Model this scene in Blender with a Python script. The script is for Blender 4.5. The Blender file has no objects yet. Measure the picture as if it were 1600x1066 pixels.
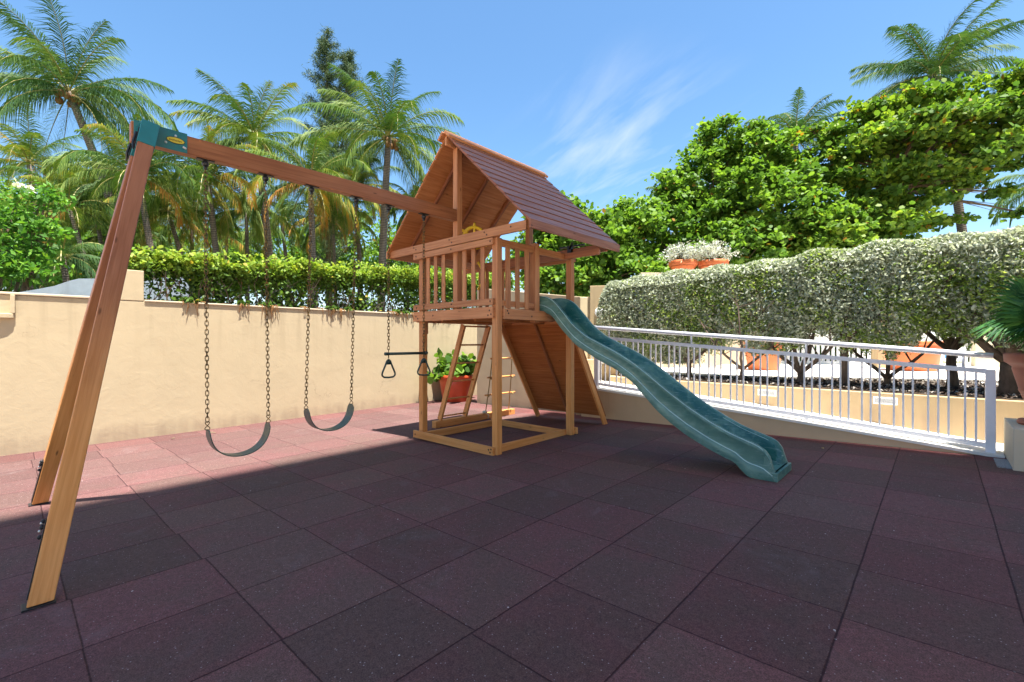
import bpy, math, random
import numpy as np
from mathutils import Vector, Matrix
R = math.radians
random.seed(7)
RNG = np.random.default_rng(11)
S = bpy.context.scene
C = S.collection

# ---------------------------------------------------------------- camera
YAW = 42.645
CAM = Vector((1.5473, -1.4124, 1.36))
FPX = 723.2
cd = bpy.data.cameras.new('camera'); cam = bpy.data.objects.new('camera', cd); C.objects.link(cam)
cam.location = CAM; cam.rotation_euler = (R(90), 0, R(YAW))
cd.sensor_width = 36; cd.lens = 36 * FPX / 1600; cd.clip_end = 2000; cd.clip_start = 0.05
S.camera = cam
# ---------------------------------------------------------------- light
SUN_EL, SUN_AZ = 77.5, -8.0        # sun stands almost overhead, towards +x
EXPOSURE = 2.0
w = bpy.data.worlds.new('World'); S.world = w; w.use_nodes = True
nt = w.node_tree; nt.nodes.clear()
wo = nt.nodes.new('ShaderNodeOutputWorld'); bg = nt.nodes.new('ShaderNodeBackground')
sky = nt.nodes.new('ShaderNodeTexSky'); sky.sky_type = 'NISHITA'; sky.sun_disc = False
sky.sun_elevation = R(SUN_EL); sky.sun_rotation = R(90 - SUN_AZ)
sky.altitude = 0; sky.air_density = 1.0; sky.dust_density = 0.7; sky.ozone_density = 3.0
bg.inputs['Strength'].default_value = 0.06
tc = nt.nodes.new('ShaderNodeTexCoord')
def wn(t, **k):
    n = nt.nodes.new(t)
    for a, b in k.items(): setattr(n, a, b)
    return n
def wl(a, b): nt.links.new(a, b)
# thin cirrus streaks, laid out by direction in the sky
sxx = wn('ShaderNodeSeparateXYZ'); wl(tc.outputs['Generated'], sxx.inputs[0])
zc = wn('ShaderNodeMath', operation='MAXIMUM'); wl(sxx.outputs['Z'], zc.inputs[0]); zc.inputs[1].default_value = 0.04
dv_ = wn('ShaderNodeVectorMath', operation='DIVIDE'); cbz = wn('ShaderNodeCombineXYZ')
for q_ in range(3): wl(zc.outputs[0], cbz.inputs[q_])
wl(tc.outputs['Generated'], dv_.inputs[0]); wl(cbz.outputs[0], dv_.inputs[1])     # point on a flat cloud layer
mp = wn('ShaderNodeMapping'); mp.inputs['Rotation'].default_value = (0, 0, R(29)); wl(dv_.outputs[0], mp.inputs['Vector'])
mpb = wn('ShaderNodeMapping'); mpb.inputs['Scale'].default_value = (0.8, 2.9, 0); wl(mp.outputs[0], mpb.inputs['Vector'])
cn = wn('ShaderNodeTexNoise'); cn.inputs['Scale'].default_value = 1.0; cn.inputs['Detail'].default_value = 9; cn.inputs['Roughness'].default_value = 0.56
cn.inputs['Distortion'].default_value = 0.35
wl(mpb.outputs[0], cn.inputs['Vector'])
cr = wn('ShaderNodeValToRGB'); cr.color_ramp.elements[0].position = 0.48; cr.color_ramp.elements[1].position = 0.82
wl(cn.outputs['Fac'], cr.inputs[0])
def dirmask(vec, lo, hi):
    dp = wn('ShaderNodeVectorMath', operation='DOT_PRODUCT'); dp.inputs[1].default_value = Vector(vec).normalized()
    nm = wn('ShaderNodeVectorMath', operation='NORMALIZE'); wl(tc.outputs['Generated'], nm.inputs[0]); wl(nm.outputs[0], dp.inputs[0])
    mr = wn('ShaderNodeMapRange'); mr.interpolation_type = 'SMOOTHSTEP'; mr.inputs['From Min'].default_value = lo; mr.inputs['From Max'].default_value = hi
    wl(dp.outputs['Value'], mr.inputs['Value']); return mr.outputs[0]
m1 = dirmask((-0.489, 0.909, 0.28), 0.945, 0.997)
mm = wn('ShaderNodeMath', operation='MULTIPLY'); wl(cr.outputs[0], mm.inputs[0]); wl(m1, mm.inputs[1])
# low cloud bank close to the horizon
sx = wn('ShaderNodeSeparateXYZ'); wl(tc.outputs['Generated'], sx.inputs[0])
mr2 = wn('ShaderNodeMapRange'); mr2.interpolation_type = 'SMOOTHSTEP'
mr2.inputs['From Min'].default_value = 0.24; mr2.inputs['From Max'].default_value = 0.02; wl(sx.outputs['Z'], mr2.inputs['Value'])
cn2 = wn('ShaderNodeTexNoise'); cn2.inputs['Scale'].default_value = 3.0; cn2.inputs['Detail'].default_value = 6
mp2 = wn('ShaderNodeMapping'); mp2.inputs['Scale'].default_value = (1, 1, 5); wl(tc.outputs['Generated'], mp2.inputs[0]); wl(mp2.outputs[0], cn2.inputs[0])
ad = wn('ShaderNodeMath', operation='MULTIPLY_ADD'); ad.inputs[1].default_value = 1.0; ad.inputs[2].default_value = -0.02
wl(cn2.outputs['Fac'], ad.inputs[0])
mm2 = wn('ShaderNodeMath', operation='MULTIPLY'); mm2.use_clamp = True; wl(mr2.outputs[0], mm2.inputs[0]); wl(ad.outputs[0], mm2.inputs[1])
mx = wn('ShaderNodeMath', operation='MAXIMUM'); wl(mm.outputs[0], mx.inputs[0]); wl(mm2.outputs[0], mx.inputs[1])
mf = wn('ShaderNodeMath', operation='MULTIPLY'); mf.inputs[1].default_value = 0.68; wl(mx.outputs[0], mf.inputs[0])
mixc = wn('ShaderNodeMix', data_type='RGBA'); wl(mf.outputs[0], mixc.inputs['Factor']); hsv = wn('ShaderNodeHueSaturation'); hsv.inputs['Saturation'].default_value = 1.14; hsv.inputs['Hue'].default_value = 0.494; hsv.inputs['Value'].default_value = 1.12; wl(sky.outputs[0], hsv.inputs['Color']); wl(hsv.outputs[0], mixc.inputs['A'])
mixc.inputs['B'].default_value = (4.6, 4.9, 5.2, 1)
wl(mixc.outputs['Result'], bg.inputs['Color']); wl(bg.outputs[0], wo.inputs['Surface'])
sd = bpy.data.lights.new('sun', 'SUN'); sd.energy = 4.4; sd.angle = R(0.53); sd.color = (1.0, 0.955, 0.87)
so = bpy.data.objects.new('sun', sd); C.objects.link(so)
sv = Vector((math.cos(R(SUN_EL)) * math.cos(R(SUN_AZ)), math.cos(R(SUN_EL)) * math.sin(R(SUN_AZ)), math.sin(R(SUN_EL))))
so.rotation_euler = sv.to_track_quat('Z', 'Y').to_euler(); so.location = (3, 3, 40)
vs = S.view_settings; vs.view_transform = 'Standard'; vs.look = 'None'; vs.gamma = 1; vs.exposure = EXPOSURE; vs.use_curve_mapping = False
S.render.engine = 'CYCLES'

# ---------------------------------------------------------------- helpers
T = 0.61                                            # rubber tile side
def gz(x, y): return 0.0436 + 0.0219 * x + 0.00854 * y   # the yard falls gently towards the left wall
_c, _s = math.cos(R(YAW)), math.sin(R(YAW))
def W(px, py, d):                                   # point at real distance d in front of the viewpoint
    u = (px - 800) / FPX; v = (533 - py) / FPX
    return Vector((CAM.x + d * (_c * u - _s), CAM.y + d * (_s * u + _c), CAM.z + d * v))

def tag(o, label=None, cat=None, group=None, kind=None):
    if label: o['label'] = label
    if cat: o['category'] = cat
    if group: o['group'] = group
    if kind: o['kind'] = kind
    return o
def empty(name, loc=(0, 0, 0), rz=0, label=None, cat=None, group=None):
    o = bpy.data.objects.new(name, None); C.objects.link(o); o.location = loc; o.rotation_euler = (0, 0, rz)
    o.empty_display_size = 0.2
    return tag(o, label, cat, group)
def copy_tree(o, parent=None):
    c = o.copy(); C.objects.link(c); c.parent = parent
    for ch in list(o.children): copy_tree(ch, c)
    return c

class MB:
    def __init__(s): s.v = []; s.f = []; s.uv = []
    def quadface(s, idx, uvs): s.f.append(tuple(idx)); s.uv.extend(uvs)
    def obox(s, o, X, Y, Z):
        """box from centre o with half-axis vectors X (length), Y, Z"""
        o, X, Y, Z = Vector(o), Vector(X), Vector(Y), Vector(Z)
        ls = [(X.length, 0), (Y.length, 1), (Z.length, 2)]; b = len(s.v)
        ax = [X, Y, Z]
        if X.cross(Y).dot(Z) < 0: ax[2] = -Z
        for i in (-1, 1):
            for j in (-1, 1):
                for k in (-1, 1): s.v.append(o + ax[0] * i + ax[1] * j + ax[2] * k)
        F = [((0, 1, 3, 2), 0), ((4, 6, 7, 5), 0), ((0, 4, 5, 1), 1), ((2, 3, 7, 6), 1), ((0, 2, 6, 4), 2), ((1, 5, 7, 3), 2)]
        L = [a.length for a in ax]; lo = max(range(3), key=lambda q: L[q])
        ou, ov = random.uniform(0, 50), random.uniform(0, 50)
        for fi, (f, n) in enumerate(F):
            rest = [q for q in range(3) if q != n]
            ua = lo if lo in rest else rest[0]; va = [q for q in rest if q != ua][0]
            us = []
            for k in f:
                sg = [(1 if k & 4 else -1), (1 if k & 2 else -1), (1 if k & 1 else -1)]
                us.append((ou + sg[ua] * L[ua], ov + fi * 0.37 + sg[va] * L[va]))
            s.quadface([b + k for k in f], us)
    def box(s, x0, x1, y0, y1, z0, z1):
        s.obox(((x0+x1)/2, (y0+y1)/2, (z0+z1)/2), ((x1-x0)/2, 0, 0), (0, (y1-y0)/2, 0), (0, 0, (z1-z0)/2))
    def board(s, a, b, w, h, up=(0, 0, 1)):
        """board from a to b, w across, h along 'up'"""
        a, b = Vector(a), Vector(b); d = b - a; X = d / 2; dn = d.normalized()
        side = dn.cross(Vector(up)).normalized(); u = side.cross(dn).normalized()
        s.obox((a + b) / 2, X, side * w / 2, u * h / 2)
    def tube(s, pts, rad, n=8, cap=True, ridge=0):
        pts = [Vector(p) for p in pts]
        if not hasattr(rad, '__len__'): rad = [rad] * len(pts)
        b = len(s.v); L = 0; prev = None; ref = None; Ls = []
        for i, p in enumerate(pts):
            d = (pts[min(i+1, len(pts)-1)] - pts[max(i-1, 0)]).normalized()
            if ref is None: ref = d.orthogonal().normalized()
            else: ref = (ref - d * ref.dot(d)).normalized()
            bi = d.cross(ref)
            if i: L += (p - pts[i-1]).length
            Ls.append(L)
            for k in range(n):
                a = 2 * math.pi * k / n
                s.v.append(p + (ref * math.cos(a) + bi * math.sin(a)) * rad[i])
        for i in range(len(pts) - 1):
            for k in range(n):
                k2 = (k + 1) % n
                s.quadface([b+i*n+k, b+i*n+k2, b+(i+1)*n+k2, b+(i+1)*n+k],
                           [(Ls[i], k/n), (Ls[i], (k+1)/n), (Ls[i+1], (k+1)/n), (Ls[i+1], k/n)])
        if cap:
            s.quadface([b + k for k in reversed(range(n))], [(0, 0)] * n)
            e = b + (len(pts)-1) * n
            s.quadface([e + k for k in range(n)], [(0, 0)] * n)
    def lathe(s, prof, c=(0, 0, 0), n=32, close=False):
        c = Vector(c); b = len(s.v); m = len(prof)
        for r, z in prof:
            for k in range(n):
                a = 2 * math.pi * k / n
                s.v.append(c + Vector((r * math.cos(a), r * math.sin(a), z)))
        for i in range(m - 1 + (1 if close else 0)):
            i2 = (i + 1) % m
            for k in range(n):
                k2 = (k+1) % n
                s.quadface([b+i*n+k, b+i*n+k2, b+i2*n+k2, b+i2*n+k], [(k/n, i/m), ((k+1)/n, i/m), ((k+1)/n, (i+1)/m), (k/n, (i+1)/m)])
    def ball(s, c, r, n=10, sq=(1, 1, 1)):
        c = Vector(c); b = len(s.v); m = n // 2 + 1
        for i in range(m + 1):
            th = math.pi * i / m
            for k in range(n):
                a = 2 * math.pi * k / n
                s.v.append(c + Vector((r*sq[0]*math.sin(th)*math.cos(a), r*sq[1]*math.sin(th)*math.sin(a), r*sq[2]*math.cos(th))))
        for i in range(m):
            for k in range(n):
                k2 = (k+1) % n
                s.quadface([b+i*n+k, b+(i+1)*n+k, b+(i+1)*n+k2, b+i*n+k2], [(0, 0)]*4)
    def build(s, name, mat, parent=None, smooth=False, bevel=0, loc=None, label=None):
        me = bpy.data.meshes.new(name); me.from_pydata([tuple(v) for v in s.v], [], s.f)
        uvl = me.uv_layers.new(name='UVMap')
        uvl.data.foreach_set('uv', np.array(s.uv, dtype=np.float32).ravel())
        me.materials.append(mat)
        if smooth:
            me.polygons.foreach_set('use_smooth', [True] * len(me.polygons))
        o = bpy.data.objects.new(name, me); C.objects.link(o)
        if loc is not None:
            me.transform(Matrix.Translation(-Vector(loc))); o.location = loc
        if parent is not None:
            o.parent = parent
        if bevel:
            m = o.modifiers.new('bevel', 'BEVEL'); m.width = bevel; m.segments = 2; m.limit_method = 'ANGLE'
            m.harden_normals = False
        if label: o['label'] = label
        return o

def np_mesh(name, V, sizes, idx, rnd, mat, parent=None, smooth=False):
    """fast mesh: V (n,3), face sizes, flat vertex indices, one random number per face"""
    me = bpy.data.meshes.new(name)
    V = np.asarray(V, dtype=np.float32); sizes = np.asarray(sizes, dtype=np.int32); idx = np.asarray(idx, dtype=np.int32)
    me.vertices.add(len(V)); me.vertices.foreach_set('co', V.ravel())
    me.loops.add(len(idx)); me.loops.foreach_set('vertex_index', idx)
    me.polygons.add(len(sizes)); st = np.zeros(len(sizes), dtype=np.int32); st[1:] = np.cumsum(sizes)[:-1]
    me.polygons.foreach_set('loop_start', st)
    try: me.polygons.foreach_set('loop_total', sizes)
    except Exception: pass
    at = me.attributes.new('rnd', 'FLOAT', 'FACE'); at.data.foreach_set('value', np.asarray(rnd, dtype=np.float32))
    me.materials.append(mat); me.update(calc_edges=True)
    if smooth: me.polygons.foreach_set('use_smooth', np.ones(len(sizes), dtype=bool))
    o = bpy.data.objects.new(name, me); C.objects.link(o)
    if parent is not None: o.parent = parent
    return o

# ---------------------------------------------------------------- materials
class NT:
    def __init__(s, name):
        s.m = bpy.data.materials.new(name); s.m.use_nodes = True; s.t = s.m.node_tree; s.t.nodes.clear()
        s.out = s.n('ShaderNodeOutputMaterial'); s.b = s.n('ShaderNodeBsdfPrincipled')
        s.l(s.b.outputs[0], s.out.inputs[0])
    def n(s, t, **k):
        q = s.t.nodes.new(t)
        for a, b in k.items(): setattr(q, a, b)
        return q
    def l(s, a, b): s.t.links.new(a, b)
    def set(s, sock, v):
        if hasattr(v, 'is_linked') or hasattr(v, 'links'): s.l(v, sock)
        else: sock.default_value = v
    def math(s, op, a, b=None, c=None, clamp=False):
        q = s.n('ShaderNodeMath', operation=op); q.use_clamp = clamp
        s.set(q.inputs[0], a)
        if b is not None: s.set(q.inputs[1], b)
        if c is not None: s.set(q.inputs[2], c)
        return q.outputs[0]
    def mix(s, f, a, b, bt='MIX'):
        q = s.n('ShaderNodeMix', data_type='RGBA', blend_type=bt)
        s.set(q.inputs['Factor'], f)
        for k, v in (('A', a), ('B', b)):
            if isinstance(v, tuple): q.inputs[k].default_value = (*v, 1) if len(v) == 3 else v
            else: s.l(v, q.inputs[k])
        return q.outputs['Result']
    def noise(s, vec, scale, detail=4, rough=0.55, dist=0):
        q = s.n('ShaderNodeTexNoise'); q.inputs['Scale'].default_value = scale; q.inputs['Detail'].default_value = detail
        q.inputs['Roughness'].default_value = rough; q.inputs['Distortion'].default_value = dist
        if vec is not None: s.l(vec, q.inputs['Vector'])
        return q.outputs['Fac']
    def ramp(s, f, lo, hi, a=0.0, b=1.0, smooth=True):
        q = s.n('ShaderNodeMapRange'); q.interpolation_type = 'SMOOTHSTEP' if smooth else 'LINEAR'
        s.set(q.inputs['Value'], f); q.inputs['From Min'].default_value = lo; q.inputs['From Max'].default_value = hi
        q.inputs['To Min'].default_value = a; q.inputs['To Max'].default_value = b
        return q.outputs[0]
    def mapping(s, vec, scale, loc=(0, 0, 0), rot=(0, 0, 0)):
        q = s.n('ShaderNodeMapping'); q.inputs['Scale'].default_value = scale; q.inputs['Location'].default_value = loc
        q.inputs['Rotation'].default_value = rot; s.l(vec, q.inputs['Vector']); return q.outputs[0]
    def bump(s, h, strength, dist):
        q = s.n('ShaderNodeBump'); q.inputs['Strength'].default_value = strength; q.inputs['Distance'].default_value = dist
        s.l(h, q.inputs['Height']); s.l(q.outputs[0], s.b.inputs['Normal']); return q.outputs[0]
    def geo(s): return s.n('ShaderNodeNewGeometry').outputs['Position']
    def uv(s): return s.n('ShaderNodeTexCoord').outputs['UV']
    def fin(s, col, rough=0.6, spec=0.4, metal=0.0):
        if isinstance(col, tuple): s.b.inputs['Base Color'].default_value = (*col, 1)
        else: s.l(col, s.b.inputs['Base Color'])
        s.set(s.b.inputs['Roughness'], rough); s.b.inputs['Specular IOR Level'].default_value = spec
        s.b.inputs['Metallic'].default_value = metal
        return s.m

def wood_mat(name, light, dark, rough=0.5, low=None):
    k = NT(name); uv = k.uv()
    g1 = k.noise(k.mapping(uv, (1.6, 34, 1)), 1.0, 6, 0.6, 0.6)
    g2 = k.noise(k.mapping(uv, (5, 170, 1)), 1.0, 3, 0.5)
    bl = k.noise(k.mapping(uv, (0.9, 3.0, 1)), 1.0, 3, 0.5)
    f = k.math('ADD', k.math('MULTIPLY', g1, 0.65), k.math('MULTIPLY', g2, 0.2))
    f = k.math('ADD', f, k.math('MULTIPLY', bl, 0.35))
    f = k.ramp(f, 0.42, 0.78)
    col = k.mix(f, light, dark)
    if low:       # paler below, browner above: light falloff put into the timber colour
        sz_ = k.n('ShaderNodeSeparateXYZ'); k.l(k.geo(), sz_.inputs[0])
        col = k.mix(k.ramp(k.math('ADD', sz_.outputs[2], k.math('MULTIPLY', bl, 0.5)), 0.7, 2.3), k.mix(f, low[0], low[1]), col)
    v = k.n('ShaderNodeTexVoronoi'); v.inputs['Scale'].default_value = 1.0
    k.l(k.mapping(uv, (3.4, 11, 1)), v.inputs['Vector'])
    kn = k.ramp(v.outputs['Distance'], 0.04, 0.13, 1.0, 0.0)
    sep = k.n('ShaderNodeSeparateColor'); k.l(v.outputs['Color'], sep.inputs[0])
    kn = k.math('MULTIPLY', kn, k.math('GREATER_THAN', sep.outputs[0], 0.45))
    col = k.mix(k.math('MULTIPLY', kn, 0.75), col, tuple(c * 0.28 for c in dark))
    oi = k.n('ShaderNodeObjectInfo')
    hs = k.n('ShaderNodeHueSaturation'); k.l(col, hs.inputs['Color'])
    k.l(k.ramp(oi.outputs['Random'], 0, 1, 0.86, 1.1, False), hs.inputs['Value'])
    k.bump(k.math('ADD', g1, k.math('MULTIPLY', g2, 0.5)), 0.25, 0.004)
    return k.fin(hs.outputs[0], k.ramp(g1, 0.3, 0.7, rough - 0.06, rough + 0.12), 0.25)

M = {}
LOW_LIT = ((0.76, 0.36, 0.125), (0.60, 0.245, 0.065))
M['amber'] = wood_mat('wood_amber', (0.58, 0.265, 0.12), (0.40, 0.155, 0.066), 0.5, LOW_LIT)
M['cedar'] = wood_mat('wood_cedar', (0.58, 0.265, 0.12), (0.40, 0.155, 0.066), 0.5)
M['legwood'] = wood_mat('wood_leg', (0.36, 0.15, 0.085), (0.25, 0.092, 0.045), 0.45, LOW_LIT)
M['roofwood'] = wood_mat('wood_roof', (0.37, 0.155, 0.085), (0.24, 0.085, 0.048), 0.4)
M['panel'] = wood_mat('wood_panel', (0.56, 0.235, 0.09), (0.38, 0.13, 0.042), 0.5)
M['wallpanel'] = wood_mat('wood_climbing_panel', (0.46, 0.165, 0.05), (0.30, 0.088, 0.024), 0.5)
M['rafter'] = wood_mat('wood_rafter', (0.24, 0.09, 0.045), (0.15, 0.05, 0.025), 0.5)
M['beamwood'] = wood_mat('wood_beam', (0.42, 0.17, 0.08), (0.27, 0.095, 0.042), 0.4)

def plaster(name, col, amp=1.0, stain=0.25, dirt=None):
    k = NT(name); p = k.geo()
    a = k.noise(p, 1.1, 5, 0.55, 0.3); b = k.noise(p, 5.0, 6, 0.6, 0.8); c = k.noise(p, 60, 3, 0.6)
    d = k.noise(k.mapping(p, (6, 6, 0.5)), 1.0, 4, 0.5)
    cc = k.mix(k.ramp(a, 0.3, 0.7, 0, stain), col, tuple(x * 0.72 for x in col))
    cc = k.mix(k.ramp(b, 0.45, 0.75, 0, stain * 0.8), cc, tuple(min(1, x * 1.12) for x in col))
    cc = k.mix(k.ramp(d, 0.55, 0.8, 0, stain * 0.6), cc, (col[0] * 0.55, col[1] * 0.5, col[2] * 0.45))
    if dirt:      # rain streaks below the top edge, splash dirt and hairline cracks
        q = k.n('ShaderNodeSeparateXYZ'); k.l(p, q.inputs[0])
        stk = k.ramp(k.noise(k.mapping(p, (7, 7, 0.35)), 1.0, 4, 0.6), 0.50, 0.72)
        f1 = k.math('MULTIPLY', stk, k.ramp(k.math('ADD', q.outputs[2], k.math('MULTIPLY', b, 0.5)), dirt[1] - 0.75, dirt[1] + 0.25))
        cc = k.mix(k.math('MULTIPLY', f1, 0.25), cc, (0.24, 0.18, 0.11))
        f2 = k.math('MULTIPLY', k.ramp(k.math('SUBTRACT', q.outputs[2], k.math('MULTIPLY', b, 0.30)), dirt[0] + 0.12, dirt[0] - 0.14), k.ramp(d, 0.3, 0.7, 0.35, 1.0))
        cc = k.mix(k.math('MULTIPLY', f2, 0.5), cc, (0.24, 0.165, 0.12))
        vo = k.n('ShaderNodeTexVoronoi'); vo.feature = 'DISTANCE_TO_EDGE'; vo.inputs['Scale'].default_value = 0.55
        wv = k.n('ShaderNodeVectorMath', operation='ADD'); k.l(p, wv.inputs[0]); nz_ = k.n('ShaderNodeTexNoise'); nz_.inputs['Scale'].default_value = 2.2; nz_.inputs['Detail'].default_value = 5; k.l(p, nz_.inputs['Vector'])
        k.l(nz_.outputs['Color'], wv.inputs[1]); k.l(wv.outputs[0], vo.inputs['Vector'])
        ck = k.math('MULTIPLY', k.ramp(vo.outputs['Distance'], 0.0, 0.004, 1, 0), k.ramp(a, 0.5, 0.6))
        cc = k.mix(k.math('MULTIPLY', ck, 0.4), cc, (0.22, 0.16, 0.11))
        sp_ = k.ramp(k.noise(p, 13, 3, 0.8), 0.66, 0.74)
        cc = k.mix(k.math('MULTIPLY', sp_, 0.25), cc, (0.62, 0.52, 0.40))
    h = k.math('ADD', k.math('MULTIPLY', a, 1.2), k.math('ADD', k.math('MULTIPLY', b, 0.5), k.math('MULTIPLY', c, 0.05)))
    k.bump(h, 0.35 * amp, 0.035)
    return k.fin(cc, 0.85, 0.15)
M['plaster'] = plaster('plaster_tan', (0.505, 0.41, 0.265), 0.6, 0.18, (-0.08, 1.9))
M['plaster2'] = plaster('plaster_yellow', (0.47, 0.345, 0.20), 0.3, 0.2, (0.32, 0.75))
M['plaster3'] = plaster('plaster_shade', (0.66, 0.50, 0.31), 0.5, 0.3)
M['capping'] = plaster('wall_capping', (0.60, 0.50, 0.36), 0.4, 0.3)
M['bluewall'] = plaster('painted_concrete', (0.36, 0.42, 0.47), 0.4, 0.6)
M['concrete'] = plaster('white_concrete', (0.80, 0.77, 0.70), 0.3, 0.25)
M['deckfloor'] = plaster('deck_floor', (0.78, 0.75, 0.69), 0.2, 0.2)
M['pillar'] = plaster('pillar_plaster', (0.60, 0.53, 0.40), 0.3, 0.3)
M['terrace'] = plaster('bounce_paving_cream', (0.80, 0.64, 0.47), 0.2, 0.2)  # warm pale tint picked for the light this unseen floor bounces
M['facade'] = plaster('facade_cream', (0.80, 0.64, 0.44), 0.2, 0.15)  # warm cream picked to reflect light towards the play tower

def simple(name, col, rough=0.5, spec=0.4, metal=0, nz=0.0, scale=30, trans=0):
    k = NT(name)
    c = col
    if nz:
        f = k.noise(k.geo(), scale, 4, 0.6)
        c = k.mix(k.ramp(f, 0.35, 0.7, 0, nz), col, tuple(x * 0.45 for x in col))
    m = k.fin(c, rough, spec, metal)
    return m
M['white_metal'] = simple('powder_coated_white', (0.78, 0.78, 0.82), 0.32, 0.5, 0, 0.15, 6)
M['black'] = simple('black_metal', (0.018, 0.019, 0.023), 0.4, 0.5, 0.2, 0.3, 50)
M['teal_plate'] = simple('teal_painted_steel', (0.012, 0.17, 0.20), 0.33, 0.5, 0, 0.2, 14)
M['bolt'] = simple('galvanised_bolt', (0.62, 0.62, 0.6), 0.35, 0.5, 0.9)
M['darkbolt'] = simple('recessed_bolt', (0.09, 0.05, 0.035), 0.5, 0.4, 0.4)
M['yellow'] = simple('yellow_plastic', (0.80, 0.50, 0.015), 0.32, 0.5)
M['badge'] = simple('badge_yellow', (0.62, 0.50, 0.05), 0.35, 0.5)
M['badge_dark'] = simple('badge_dark', (0.10, 0.075, 0.01), 0.4, 0.4)
M['green_pl'] = simple('dark_green_plastic', (0.018, 0.045, 0.042), 0.38, 0.5, 0, 0.2, 20)
M['rope'] = simple('rope', (0.42, 0.30, 0.13), 0.9, 0.1, 0, 0.5, 120)
M['redpot'] = simple('red_pot', (0.52, 0.065, 0.02), 0.35, 0.5, 0, 0.2, 5)
M['orangepot'] = simple('orange_pot', (0.62, 0.155, 0.05), 0.5, 0.35, 0, 0.25, 6)
M['terracotta'] = simple('terracotta', (0.34, 0.105, 0.06), 0.55, 0.35, 0, 0.3, 7)
M['soil'] = simple('soil', (0.05, 0.035, 0.025), 0.95, 0.1)
M['glass_dark'] = simple('window_glass', (0.05, 0.07, 0.09), 0.08, 0.6)
M['lampglass'] = simple('opal_glass', (0.88, 0.88, 0.86), 0.2, 0.5)
M['vent'] = simple('vent_grille', (0.80, 0.80, 0.80), 0.6, 0.3)
M['ventdark'] = simple('vent_dark', (0.09, 0.085, 0.08), 0.8, 0.2)
M['white_paint'] = simple('white_paint', (0.80, 0.80, 0.78), 0.5, 0.3)
M['sign_blue'] = simple('sign_blue', (0.10, 0.25, 0.50), 0.5, 0.3)
M['sign_black'] = simple('sign_black', (0.03, 0.03, 0.03), 0.5, 0.3)
M['sign_green'] = simple('sign_green', (0.20, 0.24, 0.05), 0.5, 0.3)
M['parasol'] = simple('parasol_cloth', (0.25, 0.42, 0.52), 0.8, 0.1)

def chain_mat():
    k = NT('chain_zinc'); p = k.geo(); f = k.noise(p, 35, 4, 0.7)
    c = k.mix(k.ramp(f, 0.35, 0.65), (0.26, 0.155, 0.04), (0.045, 0.03, 0.02))
    return k.fin(c, 0.45, 0.5, 0.65)
M['chain'] = chain_mat()

def slide_mat():
    k = NT('slide_plastic'); p = k.geo()
    a = k.noise(k.mapping(p, (2.2, 3, 3)), 1.0, 6, 0.6, 1.5); b = k.noise(k.mapping(p, (9, 9, 9)), 1, 6, 0.7, 0.5)
    c = k.noise(k.mapping(p, (3, 60, 60)), 1, 3, 0.6)
    col = k.mix(k.ramp(a, 0.42, 0.68), (0.012, 0.115, 0.105), (0.11, 0.25, 0.20))
    col = k.mix(k.ramp(b, 0.5, 0.75, 0, 0.45), col, (0.20, 0.36, 0.33))
    col = k.mix(k.ramp(c, 0.55, 0.75, 0, 0.45), col, (0.34, 0.50, 0.47))
    sy_ = k.n('ShaderNodeSeparateXYZ'); k.l(p, sy_.inputs[0])      # outer flanks are sun-bleached
    fade = k.math('MAXIMUM', k.ramp(sy_.outputs[1], 3.325, 3.305), k.ramp(sy_.outputs[1], 3.775, 3.80))
    col = k.mix(k.math('MULTIPLY', fade, 0.36), col, (0.22, 0.34, 0.275))
    k.bump(b, 0.12, 0.004)
    return k.fin(col, k.ramp(b, 0.3, 0.7, 0.26, 0.42), 0.5)
M['slide'] = slide_mat()
M['slide_line'] = simple('slide_worn_edge', (0.46, 0.66, 0.63), 0.35, 0.5, 0, 0.3, 20)
def seat_mat():
    k = NT('seat_rubber'); b = k.noise(k.geo(), 22, 5, 0.7)
    return k.fin(k.mix(k.ramp(b, 0.35, 0.7), (0.035, 0.075, 0.075), (0.10, 0.13, 0.085)), 0.38, 0.5)
M['seat'] = seat_mat()

def leaf_mat(name, cols, dead=None, rough=0.45, trans=0.3, spec=0.18, tint=(1.25, 1.3, 0.55)):
    """cols: 3 greens picked by the random number each leaf carries"""
    k = NT(name)
    at = k.n('ShaderNodeAttribute'); at.attribute_name = 'rnd'
    q = k.n('ShaderNodeValToRGB'); cr = q.color_ramp; cr.interpolation = 'LINEAR'
    while len(cr.elements) < len(cols): cr.elements.new(0.5)
    for i, (pos, c) in enumerate(cols):
        cr.elements[i].position = pos; cr.elements[i].color = (*c, 1)
    k.l(at.outputs['Fac'], q.inputs[0])
    k.fin(q.outputs[0], rough + 0.17, spec)
    tr = k.n('ShaderNodeBsdfTranslucent')
    tcol = k.mix(1.0, q.outputs[0], tint, 'MULTIPLY'); k.l(tcol, tr.inputs[0])
    ms = k.n('ShaderNodeMixShader'); ms.inputs[0].default_value = trans
    k.l(k.b.outputs[0], ms.inputs[1]); k.l(tr.outputs[0], ms.inputs[2]); k.l(ms.outputs[0], k.out.inputs[0])
    return k.m
M['palmleaf'] = leaf_mat('palm_leaflets', [(0.0, (0.03, 0.075, 0.022)), (0.45, (0.075, 0.145, 0.03)), (0.78, (0.21, 0.27, 0.05)), (0.9, (0.34, 0.27, 0.05)), (1.0, (0.42, 0.19, 0.04))], trans=0.28)
M['palmgreen'] = leaf_mat('palm_leaflets_green', [(0.0, (0.035, 0.085, 0.035)), (0.45, (0.065, 0.135, 0.042)), (0.88, (0.20, 0.27, 0.065)), (1.0, (0.36, 0.34, 0.09))], trans=0.28)
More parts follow.
